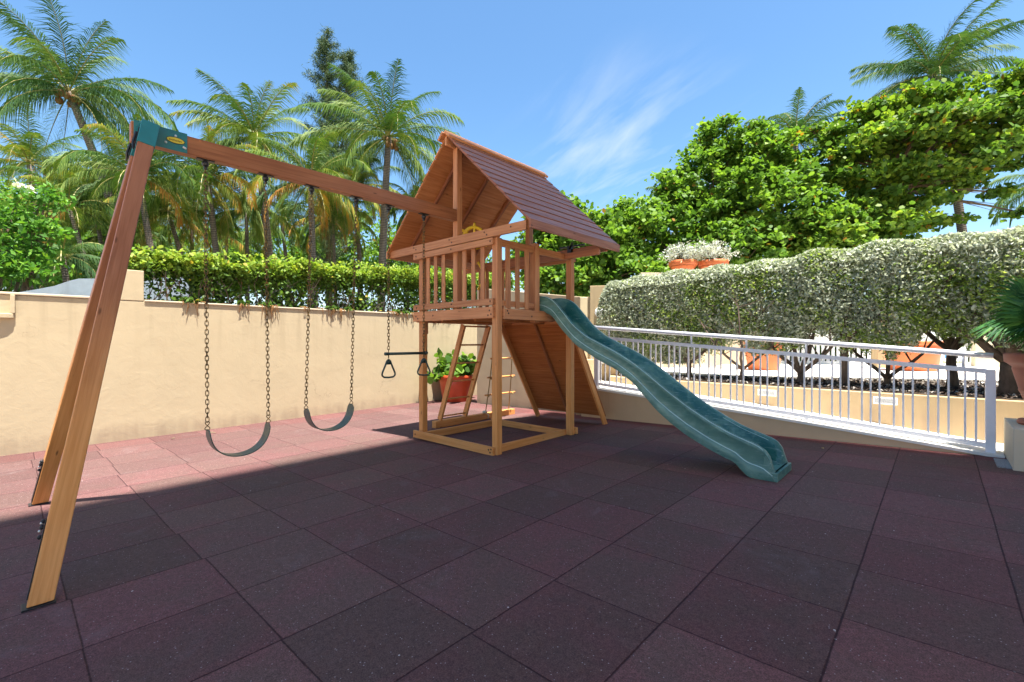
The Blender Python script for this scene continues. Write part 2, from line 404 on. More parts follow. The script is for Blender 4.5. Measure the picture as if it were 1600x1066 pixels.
M['grape'] = leaf_mat('sea_grape_leaves', [(0.0, (0.045, 0.105, 0.022)), (0.45, (0.105, 0.205, 0.034)), (0.85, (0.21, 0.34, 0.045)), (0.97, (0.28, 0.34, 0.045)), (1.0, (0.30, 0.17, 0.03))], trans=0.42, rough=0.35)
M['almond'] = leaf_mat('almond_leaves', [(0.0, (0.04, 0.095, 0.02)), (0.45, (0.10, 0.19, 0.03)), (0.85, (0.26, 0.36, 0.04)), (0.96, (0.34, 0.35, 0.045)), (1.0, (0.33, 0.18, 0.03))], trans=0.42, rough=0.35)
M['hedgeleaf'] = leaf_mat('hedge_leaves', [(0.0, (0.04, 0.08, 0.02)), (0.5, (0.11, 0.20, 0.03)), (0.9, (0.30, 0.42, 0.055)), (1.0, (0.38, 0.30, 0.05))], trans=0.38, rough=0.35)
M['silver'] = leaf_mat('silver_leaves', [(0.0, (0.16, 0.19, 0.125)), (0.4, (0.39, 0.43, 0.335)), (0.8, (0.60, 0.635, 0.54)), (1.0, (0.72, 0.745, 0.66))], tint=(1.1, 1.12, 0.78), trans=0.36, rough=0.5)
M['silvergreen'] = leaf_mat('silver_green_leaves', [(0.0, (0.08, 0.13, 0.04)), (0.5, (0.20, 0.30, 0.07)), (1.0, (0.40, 0.48, 0.14))], trans=0.42, rough=0.45)
M['dusty'] = leaf_mat('dusty_leaves', [(0.0, (0.30, 0.31, 0.27)), (0.6, (0.55, 0.57, 0.51)), (1.0, (0.68, 0.70, 0.63))], trans=0.12, rough=0.6)
M['needle'] = leaf_mat('casuarina_needles', [(0.0, (0.045, 0.085, 0.045)), (0.6, (0.085, 0.13, 0.065)), (1.0, (0.15, 0.19, 0.09))], trans=0.12, rough=0.6)
M['fanleaf'] = leaf_mat('fan_palm_leaf', [(0.0, (0.018, 0.075, 0.025)), (0.6, (0.035, 0.13, 0.035)), (1.0, (0.08, 0.19, 0.04))], trans=0.22, rough=0.35)
M['brightleaf'] = leaf_mat('bright_shrub_leaves', [(0.0, (0.04, 0.11, 0.02)), (0.5, (0.085, 0.22, 0.03)), (1.0, (0.19, 0.34, 0.04))], trans=0.34, rough=0.35)
M['petal'] = leaf_mat('white_petals', [(0.0, (0.75, 0.75, 0.68)), (1.0, (0.85, 0.84, 0.8))], trans=0.2)
M['pebble'] = leaf_mat('mulch_chips', [(0.0, (0.03, 0.022, 0.018)), (0.5, (0.08, 0.06, 0.05)), (0.75, (0.22, 0.19, 0.16)), (1.0, (0.55, 0.52, 0.48))], trans=0.0, rough=0.8)
M['husk'] = simple('coconut_husk', (0.22, 0.11, 0.04), 0.7, 0.2, 0, 0.5, 15)
def bark(name, a, b, ring=0):
    k = NT(name); uv = k.uv()
    if ring:
        wv = k.n('ShaderNodeTexWave'); wv.wave_type = 'BANDS'; wv.bands_direction = 'X'; wv.inputs['Scale'].default_value = ring
        wv.inputs['Distortion'].default_value = 2.5; wv.inputs['Detail'].default_value = 3; k.l(uv, wv.inputs['Vector']); f = wv.outputs['Fac']
    else:
        f = k.noise(k.mapping(uv, (4, 14, 1)), 1, 5, 0.6, 0.5)
    n = k.noise(k.geo(), 9, 4, 0.6)
    ff = k.math('ADD', k.math('MULTIPLY', f, 0.6), k.math('MULTIPLY', n, 0.5))
    k.bump(ff, 0.6, 0.02)
    return k.fin(k.mix(k.ramp(ff, 0.25, 0.85), a, b), 0.85, 0.15)
M['palmbark'] = bark('palm_bark', (0.085, 0.065, 0.05), (0.19, 0.155, 0.125), 4.5)
M['bark'] = bark('tree_bark', (0.07, 0.045, 0.032), (0.20, 0.145, 0.10))
M['shrubbark'] = bark('shrub_bark', (0.06, 0.043, 0.034), (0.17, 0.125, 0.095))

def ground_mat():
    k = NT('rubber_tiles'); p = k.geo()
    sp = k.n('ShaderNodeSeparateXYZ'); k.l(p, sp.inputs[0]); X, Y = sp.outputs[0], sp.outputs[1]
    wob = k.math('MULTIPLY', k.math('SUBTRACT', k.noise(k.mapping(p, (1, 1, 0)), 1.7, 3, 0.6), 0.5), 0.010)
    u = k.math('DIVIDE', k.math('ADD', X, wob), T)
    ci = k.math('FLOOR', u)
    wn1 = k.n('ShaderNodeTexWhiteNoise', noise_dimensions='1D'); k.l(ci, wn1.inputs['W'])
    v = k.math('ADD', k.math('DIVIDE', k.math('ADD', Y, wob), T), k.math('MULTIPLY', k.math('SUBTRACT', wn1.outputs['Value'], 0.5), 0.10))
    cj = k.math('FLOOR', v)
    fu = k.math('SUBTRACT', u, ci); fv = k.math('SUBTRACT', v, cj)
    du = k.math('MULTIPLY', k.math('MINIMUM', fu, k.math('SUBTRACT', 1.0, fu)), T)
    dv = k.math('MULTIPLY', k.math('MINIMUM', fv, k.math('SUBTRACT', 1.0, fv)), T)
    cb = k.n('ShaderNodeCombineXYZ'); k.l(ci, cb.inputs[0]); k.l(cj, cb.inputs[1])
    wn2 = k.n('ShaderNodeTexWhiteNoise', noise_dimensions='3D'); k.l(cb.outputs[0], wn2.inputs['Vector'])
    sc = k.n('ShaderNodeSeparateColor'); k.l(wn2.outputs['Color'], sc.inputs[0])
    big = k.noise(p, 0.55, 3, 0.5); mid = k.noise(p, 2.3, 5, 0.6, 0.4); fine = k.noise(p, 190, 2, 0.7); fine2 = k.noise(p, 45, 4, 0.7)
    grey, mar = (0.108, 0.062, 0.053), (0.136, 0.058, 0.056)
    f = k.math('ADD', k.math('MULTIPLY', sc.outputs[0], 0.55), k.math('MULTIPLY', k.ramp(mid, 0.35, 0.65), 0.45))
    f = k.math('ADD', f, k.ramp(k.math('MINIMUM', du, dv), 0.0, 0.12, 0.12, -0.05))
    col = k.mix(k.ramp(f, 0.15, 0.95), grey, mar)
    # redder, less worn strip of tiles along the walls
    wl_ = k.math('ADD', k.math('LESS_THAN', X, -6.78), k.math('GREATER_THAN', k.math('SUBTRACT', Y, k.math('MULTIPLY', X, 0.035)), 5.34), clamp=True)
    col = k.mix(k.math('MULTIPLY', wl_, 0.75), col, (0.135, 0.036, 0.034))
    # sunlit side of the yard mixed darker, evening its contrast with the shade
    sundim = k.math('MULTIPLY', k.ramp(X, -3.4, -5.4), k.ramp(big, 0.2, 0.6, 0.7, 1.0))
    col = k.mix(k.math('MULTIPLY', sundim, 0.7), col, (0.098, 0.052, 0.049))
    val = k.ramp(sc.outputs[1], 0, 1, 0.82, 1.15, False)
    val = k.math('MULTIPLY', val, k.ramp(fine2, 0.3, 0.7, 0.82, 1.18))
    val = k.math('MULTIPLY', val, k.ramp(fine, 0.3, 0.7, 0.62, 1.4))
    hs = k.n('ShaderNodeHueSaturation'); k.l(col, hs.inputs['Color']); k.l(val, hs.inputs['Value']); col = hs.outputs[0]
    # pale flecks of rubber
    vo = k.n('ShaderNodeTexVoronoi'); vo.inputs['Scale'].default_value = 74; k.l(p, vo.inputs['Vector'])
    s2 = k.n('ShaderNodeSeparateColor'); k.l(vo.outputs['Color'], s2.inputs[0])
    fl = k.math('MULTIPLY', k.math('LESS_THAN', vo.outputs['Distance'], k.math('MULTIPLY', s2.outputs[1], 0.25)), k.math('GREATER_THAN', s2.outputs[0], 0.72))
    col = k.mix(k.math('MULTIPLY', fl, 0.75), col, (0.36, 0.31, 0.30))
    vo2 = k.n('ShaderNodeTexVoronoi'); vo2.inputs['Scale'].default_value = 9; k.l(p, vo2.inputs['Vector'])
    s3 = k.n('ShaderNodeSeparateColor'); k.l(vo2.outputs['Color'], s3.inputs[0])
    fl2 = k.math('MULTIPLY', k.math('LESS_THAN', vo2.outputs['Distance'], 0.05), k.math('GREATER_THAN', s3.outputs[0], 0.80))
    col = k.mix(k.math('MULTIPLY', fl2, 0.8), col, (0.6, 0.56, 0.52))
    # chalky smear
    sm = k.noise(k.mapping(p, (1.4, 1.4, 1.4)), 1.3, 9, 0.75, 0.8)
    col = k.mix(k.ramp(sm, 0.53, 0.78, 0, 0.32), col, (0.20, 0.17, 0.17))
    ju = k.ramp(k.math('ADD', du, k.math('MULTIPLY', k.math('SUBTRACT', fine2, 0.5), 0.006)), 0.0018, 0.0062, 1, 0)
    jv = k.ramp(k.math('ADD', dv, k.math('MULTIPLY', k.math('SUBTRACT', fine2, 0.5), 0.006)), 0.0005, 0.0055, 1, 0)
    j = k.math('MAXIMUM', ju, jv)
    col = k.mix(k.math('MULTIPLY', j, 0.85), col, (0.028, 0.006, 0.009))
    h = k.math('SUBTRACT', k.math('ADD', k.math('MULTIPLY', fine, 0.35), k.math('MULTIPLY', fine2, 0.25)), k.math('MULTIPLY', j, 1.2))
    k.bump(h, 0.7, 0.006)
    return k.fin(col, 0.82, 0.25)
M['ground'] = ground_mat()
def grass_mat():
    k = NT('lawn_soil'); p = k.geo(); a = k.noise(p, 0.6, 5, 0.6); b = k.noise(p, 9, 5, 0.7)
    c = k.mix(k.ramp(a, 0.35, 0.65), (0.06, 0.10, 0.03), (0.20, 0.16, 0.10)); c = k.mix(k.ramp(b, 0.3, 0.7, 0, 0.5), c, (0.03, 0.05, 0.015))
    return k.fin(c, 0.95, 0.1)
M['lawn'] = grass_mat()

# ================================================================ SETTING
def sheet(name, poly, zf, mat, kind='structure', thick=0):
    mb = MB(); b = len(mb.v)
    for x, y in poly: mb.v.append(Vector((x, y, zf(x, y))))
    mb.quadface(list(range(len(poly))), [(x, y) for x, y in poly])
    return tag(mb.build(name, mat), kind=kind)

terr = sheet('ground', [(-900, -900), (900, -900), (900, 900), (-900, 900)], lambda x, y: -0.6, M['lawn'])
pg = sheet('playground_floor', [(-7.40, -4.6), (9, -4.6), (9, 5.70), (-6.0, 5.70), (-6.0, 7.6), (-7.40, 7.6)], gz, M['ground'])

def prism_y(mb, pts, y0, y1):
    """outline in (x,z) carried from y0 to y1"""
    b = len(mb.v); n = len(pts)
    for y in (y0, y1):
        for x, z in pts: mb.v.append(Vector((x, y, z)))
    mb.quadface([b + k for k in range(n)], [pts[k] for k in range(n)])
    mb.quadface([b + n + k for k in reversed(range(n))], [pts[k] for k in reversed(range(n))])
    for k in range(n):
        k2 = (k+1) % n
        mb.quadface([b+k2, b+k, b+n+k, b+n+k2], [(0, 0), (0, 1), (1, 1), (1, 0)])
def prism_z(mb, poly, z0, z1):
    b = len(mb.v); n = len(poly)
    for z in (z0, z1):
        for x, y in poly: mb.v.append(Vector((x, y, z)))
    mb.quadface([b + k for k in reversed(range(n))], [(0, 0)] * n)
    mb.quadface([b + n + k for k in range(n)], [(0, 0)] * n)
    for k in range(n):
        k2 = (k+1) % n
        mb.quadface([b+k, b+k2, b+n+k2, b+n+k], [(0, 0)] * 4)

# --- left wall
XW = -7.38
lw = empty('garden_wall', (XW, 2, 0), label='long rough tan plaster wall behind the swings, hedge growing over it', cat='wall')
m = MB(); m.box(XW-0.22, XW, -13, 7.45, -0.6, 1.965); o = m.build('wall_face', M['plaster'], None, bevel=0.012)
o.parent = lw; o.location = -Vector(lw.location)
def par(o, p):
    o.parent = p; o.matrix_parent_inverse = Matrix.Identity(4)
    o.location = Vector(o.location) - Vector(p.location); return o
m = MB(); m.box(XW-0.26, XW+0.018, -13, -0.375, 1.967, 2.00); m.box(XW-0.26, XW+0.018, -0.015, 7.45, 1.962, 1.99)
par(m.build('wall_capping', M['capping'], bevel=0.008), lw)
m = MB(); m.box(XW-0.24, XW+0.004, -0.372, -0.02, 1.967, 2.43)
par(m.build('raised_pier', M['plaster'], bevel=0.01), lw)
# small ledge of plaster sticking out of the wall at the far left
lg = empty('wall_ledge', (XW, -1.45, 1.6), label='small broken plaster ledge projecting from the tan wall at the far left', cat='ledge')
m = MB(); prism_z(m, [(XW+0.002, -3.2), (XW+0.07, -3.2), (XW+0.07, -1.60), (XW+0.055, -1.44), (XW+0.04, -1.38), (XW+0.002, -1.36)], 1.655, 1.72)
par(m.build('ledge_slab', M['plaster'], bevel=0.01), lg)
m = MB(); m.board((XW+0.022, -1.385, 1.722), (XW+0.022, -1.385, 1.965), 0.045, 0.035, (1, 0, 0)); par(m.build('bracket', M['plaster'], bevel=0.006), lg)

# --- grey-blue wavy wall behind
wv = MB()
prof = [(-6.0, 1.55), (-1.85, 2.02), (-1.35, 2.12), (-1.1, 2.2), (-0.9, 2.27), (-0.72, 2.37), (-0.60, 2.42), (-0.4, 2.44), (-0.2, 2.40), (0.0, 2.36), (0.25, 2.44), (0.6, 2.56), (1.0, 2.6)]
b0 = 0; xx = -9.4
for i, (y, z) in enumerate(prof):
    zt = 1.36 + (z - 1.36) * 1.02
    for x_ in (xx, xx - 0.12): wv.v.append(Vector((x_, y, -0.6))); wv.v.append(Vector((x_, y, zt)))
for i in range(len(prof) - 1):
    a = i * 4; c = a + 4
    wv.quadface([a, c, c+1, a+1], [(0, 0)]*4); wv.quadface([a+1, c+1, c+3, a+3], [(0, 0)]*4); wv.quadface([a+3, c+3, c+2, a+2], [(0, 0)]*4)
tag(wv.build('boundary_wall', M['bluewall']), 'grey blue concrete wall with wavy top beyond the tan wall at left', 'wall')

# --- wall that closes the yard behind the tower
m = MB(); prism_y(m, [(-6.12, -0.6), (-3.32, -0.6), (-3.32, 2.18), (-4.3, 2.31), (-6.12, 2.56)], 5.74, 5.98)
tag(m.build('back_wall', M['plaster'], bevel=0.01), 'tan wall with sloping top behind the play tower and climbing wall', 'wall')

# --- ramp with low wall
def curb_z(x): return 0.56 - 0.40 * (x + 3.1) / 5.1 + 0.02 * math.sin((x + 3.1) / 5.1 * math.pi)
def cy(x): return 5.58 + 0.035 * x
ramp = empty('ramp_wall', (-1, 5.6, 0), label='low tan wall carrying the white railing, falling away to the right', cat='wall')
N = 24; xs = [-3.12 + i * (2.06 + 3.12) / N for i in range(N + 1)]
m = MB()
for x in xs:
    for (yy, zz) in ((cy(x), -0.5), (cy(x), curb_z(x) - 0.035), (cy(x) + 0.22, curb_z(x) - 0.035), (cy(x) + 0.22, -0.5)): m.v.append(Vector((x, yy, zz)))
for i in range(N):
    a = i * 4; c = a + 4
    for q in range(3): m.quadface([a+q, c+q, c+q+1, a+q+1], [(0, 0)]*4)
m.quadface([0, 1, 2, 3], [(0, 0)]*4); m.quadface([N*4+3, N*4+2, N*4+1, N*4], [(0, 0)]*4)
par(m.build('wall_face', M['plaster3']), ramp)
m = MB()
for x in xs:
    for (yy, zz) in ((cy(x) - 0.025, curb_z(x) - 0.033), (cy(x) - 0.025, curb_z(x)), (cy(x) + 0.24, curb_z(x) + 0.004), (cy(x) + 0.24, curb_z(x) - 0.033)): m.v.append(Vector((x, yy, zz)))
for i in range(N):
    a = i * 4; c = a + 4
    for q in range(4): m.quadface([a+q, c+q, c+(q+1) % 4, a+(q+1) % 4], [(0, 0)]*4)
m.quadface([0, 1, 2, 3], [(0, 0)]*4); m.quadface([N*4+3, N*4+2, N*4+1, N*4], [(0, 0)]*4)
par(m.build('wall_capping', M['concrete']), ramp)
m = MB(); b = 0
for x in [-4.4] + xs + [3.2, 7.0]:
    zz = curb_z(max(-3.6, min(x, 2.2))) - 0.015
    m.v.append(Vector((x, cy(x) + 0.23, zz))); m.v.append(Vector((x, 6.72, zz)))
for i in range(len(xs) + 2): m.quadface([2*i, 2*i+2, 2*i+3, 2*i+1], [(0, 0)]*4)
tag(m.build('ramp_path', M['deckfloor']), kind='structure')

# --- railing
rl = empty('railing', (-0.5, 5.65, 0), label='long white metal railing with round handrail along the ramp', cat='railing')
def ry(x): return cy(x) + 0.09
def zl(pts):
    def f(x):
        for (a, za), (b_, zb) in zip(pts, pts[1:]):
            if x <= b_ or b_ == pts[-1][0]: return za + (zb - za) * (x - a) / (b_ - a)
    return f
top = zl([(-2.9, 1.60), (-1.04, 1.45), (0.27, 1.35), (1.98, 1.20)])
midr = zl([(-2.9, 1.425), (-1.04, 1.28), (0.88, 1.12), (1.97, 1.03)])
botr = zl([(-2.89, 0.615), (-1.04, 0.475), (0.28, 0.375), (1.92, 0.235)])
X0, X1 = -2.86, 1.96
pts = [(x, ry(x), top(x)) for x in np.linspace(-3.0, X1 + 0.02, 12)]
m = MB(); m.tube(pts, 0.031, 14); par(m.build('handrail', M['white_metal'], smooth=True), rl)
def poly_rail(f, w, h):
    m = MB(); xr = np.linspace(X0, X1 - 0.03, 8)
    for a, b_ in zip(xr, xr[1:]): m.board((a, ry(a), f(a)), (b_ + 0.002, ry(b_), f(b_)), w, h)
    return m
par(poly_rail(midr, 0.045, 0.05).build('middle_rail', M['white_metal'], bevel=0.003), rl)
par(poly_rail(botr, 0.045, 0.05).build('bottom_rail', M['white_metal'], bevel=0.003), rl)
for x in (X0, X1):
    m = MB(); z1 = midr(x) + 0.02; m.box(x - 0.04, x + 0.04, ry(x) - 0.032, ry(x) + 0.032, curb_z(x) - 0.02, z1)
    par(m.build('end_post', M['white_metal'], bevel=0.004), rl)
for x in (-2.62, -1.22, -0.45, 0.27, 1.75):
    m = MB(); m.tube([(x, ry(x), midr(x)), (x, ry(x), top(x))], 0.014, 8)
    par(m.build('stub_post', M['white_metal'], smooth=True), rl)
for x in (-1.22, 0.27):
    m = MB(); m.box(x - 0.025, x + 0.025, ry(x) - 0.02, ry(x) + 0.02, curb_z(x) - 0.01, botr(x)); par(m.build('foot', M['white_metal']), rl)
x = -2.78; k = 0
while x < X1 - 0.06:
    m = MB(); m.board((x, ry(x), botr(x) + 0.02), (x, ry(x), midr(x) - 0.02), 0.019, 0.019, (0, 1, 0))
    par(m.build('baluster', M['white_metal']), rl)
    k += 1; x += 0.133 if k % 3 == 0 else 0.085
# end pier of the ramp wall at left + second flight behind
m = MB(); m.box(-3.30, -3.13, 5.56, 5.98, -0.3, 1.02)
tag(m.build('ramp_pier', M['plaster2'], bevel=0.008), 'narrow tan pier at the left end of the white railing', 'pier')
m = MB(); m.box(-5.2, -3.30, 7.0, 7.2, -0.3, 0.86); tag(m.build('upper_ramp_wall', M['plaster2'], bevel=0.008), 'low tan wall under the short railing, seen beneath the slide', 'wall')
r2 = empty('short_railing', (-4, 7.05, 0.86), label='short white railing on the farther wall, seen between slide and climbing wall', cat='railing')
m = MB(); m.board((-5.2, 7.05, 1.72), (-3.36, 7.05, 1.66), 0.05, 0.05); m.board((-5.2, 7.05, 0.95), (-3.36, 7.05, 0.92), 0.04, 0.04); par(m.build('rails', M['white_metal']), r2)
for i in range(14):
    x = -5.1 + i * 0.132; m = MB(); m.box(x-0.011, x+0.011, 7.04, 7.06, 0.87, 1.68); par(m.build('baluster', M['white_metal']), r2)

# --- planter
pl = empty('planter', (0, 7, 0), label='long tan planter wall with mulch bed behind the railing', cat='planter')
front = [(-3.45, 6.95), (-3.30, 6.72), (-2.9, 6.62), (-2.2, 6.60), (4.6, 6.60)]
back = [(4.6, 10.6), (2.6, 9.95), (0.56, 9.0), (-1.78, 7.72), (-2.9, 7.30)]
m = MB(); prism_z(m, front + back, -0.5, 0.655); par(m.build('planter_wall', M['plaster2'], bevel=0.01), pl)
for vx in (-0.42, 1.02):
    t = empty('wall_vent', (vx, 6.6, 0.5), label='rectangular white louvred vent in the planter wall, ' + ('left one behind the middle of the railing' if vx < 0 else 'right one near the railing end'), cat='vent', group='vents in the planter wall')
    m = MB(); m.box(vx-0.13, vx+0.13, 6.585, 6.603, 0.505, 0.60); par(m.build('vent_frame', M['vent'], bevel=0.003), t)
    m = MB(); m.box(vx-0.11, vx+0.11, 6.580, 6.584, 0.52, 0.585); par(m.build('vent_opening', M['ventdark']), t)
    m = MB()
    for q in range(5): m.board((vx-0.11, 6.578, 0.527 + q*0.013), (vx+0.11, 6.578, 0.527 + q*0.013), 0.008, 0.006)
    par(m.build('louvres', M['vent']), t)
# mulch
inner = [(-3.3, 6.98), (-2.9, 6.70), (4.5, 6.68), (4.5, 10.5), (2.6, 9.88), (0.56, 8.93), (-1.78, 7.66), (-2.9, 7.24)]
sheet('mulch_bed', inner, lambda x, y: 0.662, M['soil'])
def inside(px, py, poly):
    r = np.zeros(len(px), bool); n = len(poly)
    for i in range(n):
        x1, y1 = poly[i]; x2, y2 = poly[(i+1) % n]
        c_ = ((y1 > py) != (y2 > py)); xi = (x2-x1)*(py-y1)/((y2-y1) if y2 != y1 else 1e-9)+x1
        r ^= c_ & (px < xi)
    return r
n = 16000; px_ = RNG.uniform(-3.3, 4.5, n); py_ = RNG.uniform(6.68, 10.5, n); k_ = inside(px_, py_, inner); px_, py_ = px_[k_], py_[k_]
def quads(cent, A, B):
    n = len(cent); V = np.stack([cent - A - B, cent + A - B, cent + A + B, cent - A + B], 1).reshape(-1, 3)
    return V, np.full(n, 4), np.arange(4 * n)
def rdir(n):
    v = RNG.normal(size=(n, 3)); return v / np.linalg.norm(v, axis=1)[:, None]
cen = np.stack([px_, py_, 0.672 + RNG.uniform(0, 0.03, len(px_))], 1)
nn = rdir(len(cen)) + np.array([0, 0, 1.0]); nn /= np.linalg.norm(nn, axis=1)[:, None]
aa = np.cross(nn, rdir(len(cen))); aa /= np.linalg.norm(aa, axis=1)[:, None]; bb = np.cross(nn, aa)
sz = RNG.uniform(0.008, 0.024, len(cen))[:, None]
V_, s_, i_ = quads(cen, aa * sz, bb * sz * 0.6)
tag(np_mesh('mulch_chips', V_, s_, i_, RNG.random(len(cen)) ** 1.3, M['pebble']), 'dark mulch with pale chips covering the planter bed', 'mulch', kind='stuff')

# --- pool deck, balustrade and what stands on it
A0, A1 = W(1120, 560, 13.8), W(1580, 560, 12.4); A0.z = A1.z = 0
_ad = (A1 - A0).normalized(); _an = Vector((-_ad.y, _ad.x, 0)); E0, E1 = A0 - _ad*4 + _an*0.25, A1 + _ad*9 + _an*0.25
deckpoly = [(-9, 7.3), (-3.4, 7.3), (-2.9, 7.30), (-1.78, 7.72), (0.56, 9.0), (2.6, 9.95), (4.6, 10.6), (E1.x, E1.y), (E0.x, E0.y), (-9, 13)]
sheet('pool_deck', deckpoly, lambda x, y: 0.70, M['deckfloor'])
m = MB()
for a, b_ in zip(back, back[1:]): m.board((a[0], a[1], 0.665), (b_[0], b_[1], 0.665), 0.10, 0.085)
tag(m.build('deck_kerb', M['concrete']), 'pale concrete kerb between the mulch bed and the pool deck', 'kerb')

bl = empty('balustrade', W(1330, 570, 13), label='low white baluster fence at the far side of the pool deck', cat='fence')
nb = 58
for i in range(nb):
    p = A0.lerp(A1, i / (nb - 1)); m = MB(); m.box(p.x-0.035, p.x+0.035, p.y-0.035, p.y+0.035, 0.78, 1.50); par(m.build('baluster', M['white_paint']), bl)
m = MB(); m.board(A0 + Vector((0, 0, 1.55)), A1 + Vector((0, 0, 1.55)), 0.14, 0.10); m.board(A0 + Vector((0, 0, 0.74)), A1 + Vector((0, 0, 0.74)), 0.14, 0.08); par(m.build('rails', M['white_paint']), bl)

def pot_profile(r, h, lip=0.12, taper=0.72):
    return [(0.001, 0.0), (r*taper*0.96, 0.0), (r*taper, 0.02), (r*0.86, h*0.55), (r*0.93, h*(1-lip)-0.02), (r*0.90, h*(1-lip)), (r*0.99, h*(1-lip)+0.01), (r*1.0, h*0.985), (r*0.97, h), (r*0.86, h), (r*0.84, h*0.93), (0.001, h*0.92)]
def pot(name, loc, r, h, mat, label, group=None, taper=0.72, lip=0.14):
    e = empty(name, loc, label=label, cat='plant pot', group=group)
    pr_ = pot_profile(r, h, lip, taper)
    m = MB(); m.lathe(pr_[:-1], (0, 0, 0), 40); m.build('pot_body', mat, e, smooth=True)
    m = MB(); m.lathe([(r*0.845, h*0.90), (0.001, h*0.925)], (0, 0, 0), 32); m.build('soil', M['soil'], e)
    return e
pA = W(1193, 578, 10.6); pA.z = 0.70
pot('plant_pot', pA, 0.44, 0.72, M['orangepot'], 'large orange pot on the pool deck behind the middle of the white railing', 'orange pots on the pool deck')
pB = W(1425, 578, 10.4); pB.z = 0.70
pot('plant_pot', pB, 0.56, 0.66, M['orangepot'], 'large orange pot on the pool deck seen under the hedge, near the sign', 'orange pots on the pool deck', 0.8)
# garden walls behind the deck
def wallseg(name, pxa, pxb, da, db, z0, z1, mat, label, th=0.2):
    a, b_ = W(pxa, 533, da), W(pxb, 533, db); a.z = b_.z = 0
    m = MB(); m.board(a + Vector((0, 0, (z0+z1)/2)), b_ + Vector((0, 0, (z0+z1)/2)), th, z1-z0)
    return tag(m.build(name, mat, bevel=0.01), label, 'wall')
wallseg('terrace_wall', 880, 924, 11.3, 11.2, -0.3, 2.42, M['plaster2'], 'tan wall with level top just left of the round wall lamp')
wallseg('lamp_pier', 922, 990, 11.0, 10.8, -0.3, 2.66, M['plaster2'], 'tall tan wall block carrying the round white lamp, beside the silver hedge')
wallseg('curved_wall', 1000, 1190, 11.6, 11.6, -0.3, 3.06, M['capping'], 'pale wall behind the silver hedge with two potted plants on top')
wallseg('gate_pier', 1366, 1394, 11.4, 11.4, 0.6, 2.4, M['plaster2'], 'tan pier beyond the hedge trunks beside the orange pot')
wallseg('pool_house_wall', 1520, 1700, 12.0, 11.2, 0.6, 2.3, M['capping'], 'pale wall beyond the hedge trunks at far right')
lp = W(938, 488, 10.85)
le = empty('wall_lamp', lp, R(YAW), 'round white opal lamp on the tan wall left of the silver hedge', 'lamp')
m = MB(); m.lathe([(0.001, 0.05), (0.06, 0.045), (0.11, 0.02), (0.125, -0.03)], (0, 0, 0), 28); o = m.build('lamp_shade', M['lampglass'], le, smooth=True); o.rotation_euler = (R(90), 0, 0)
m = MB(); m.lathe([(0.135, -0.03), (0.135, -0.06), (0.001, -0.06)], (0, 0, 0), 28); o = m.build('lamp_base', M['white_paint'], le); o.rotation_euler = (R(90), 0, 0)
# sign
sg = W(1487, 560, 10.6); se = empty('notice_sign', sg, R(YAW), 'small white notice with two icons seen under the hedge near the railing end', 'sign')
m = MB(); m.box(-0.30, 0.30, -0.012, 0.012, -0.18, 0.26); m.build('board', M['white_paint'], se)
m = MB(); m.box(-0.18, -0.10, -0.016, -0.0125, -0.0, 0.075); m.build('icon', M['sign_blue'], se)
m = MB(); m.box(0.06, 0.14, -0.016, -0.0125, -0.0, 0.075); m.build('icon', M['sign_black'], se)
m = MB()
for q in range(14): m.box(-0.22 + q*0.031, -0.22 + q*0.031 + 0.022, -0.016, -0.0125, -0.105, -0.062 - (q % 3) * 0.006)
m.build('lettering', M['sign_green'], se)
m = MB()
for q in (-0.25, 0.25): m.box(q-0.02, q+0.02, 0.013, 0.05, -0.75, 0.2)
m.build('posts', M['white_paint'], se)

# --- pillar and big pot at the right
pe = empty('plaster_plinth', (2.5, 5.4, 0.1), label='square cream plaster plinth at the right edge under the terracotta pot', cat='plinth')
m = MB(); m.box(2.07, 2.95, 5.04, 5.90, -0.2, 0.53); par(m.build('plinth_block', M['pillar'], bevel=0.008), pe)
m = MB(); m.box(1.97, 2.07, 5.10, 5.52, 0.10, 0.145); tag(m.build('concrete_edge', simple('speckled_concrete', (0.30, 0.31, 0.32), 0.8, 0.2, 0, 0.8, 90)), 'small speckled concrete strip at the foot of the plinth', 'kerb')
PP = Vector((2.372, 5.465, 0.533))
be = empty('plant_pot', PP, label='tall terracotta pot on the plinth at the right edge holding a fan palm', cat='plant pot')
m = MB(); m.lathe([(0.001, 0), (0.235, 0), (0.245, 0.02), (0.235, 0.045), (0.17, 0.055), (0.15, 0.07), (0.17, 0.16), (0.225, 0.32), (0.23, 0.325), (0.235, 0.34), (0.232, 0.35), (0.275, 0.53), (0.28, 0.55), (0.278, 0.57), (0.315, 0.605), (0.335, 0.62), (0.34, 0.69), (0.335, 0.705), (0.30, 0.705), (0.285, 0.66)], (0, 0, 0), 48)
m.build('pot_body', M['terracotta'], be, smooth=True)
m = MB(); m.lathe([(0.288, 0.65), (0.001, 0.67)], (0, 0, 0), 32); m.build('soil', M['soil'], be)

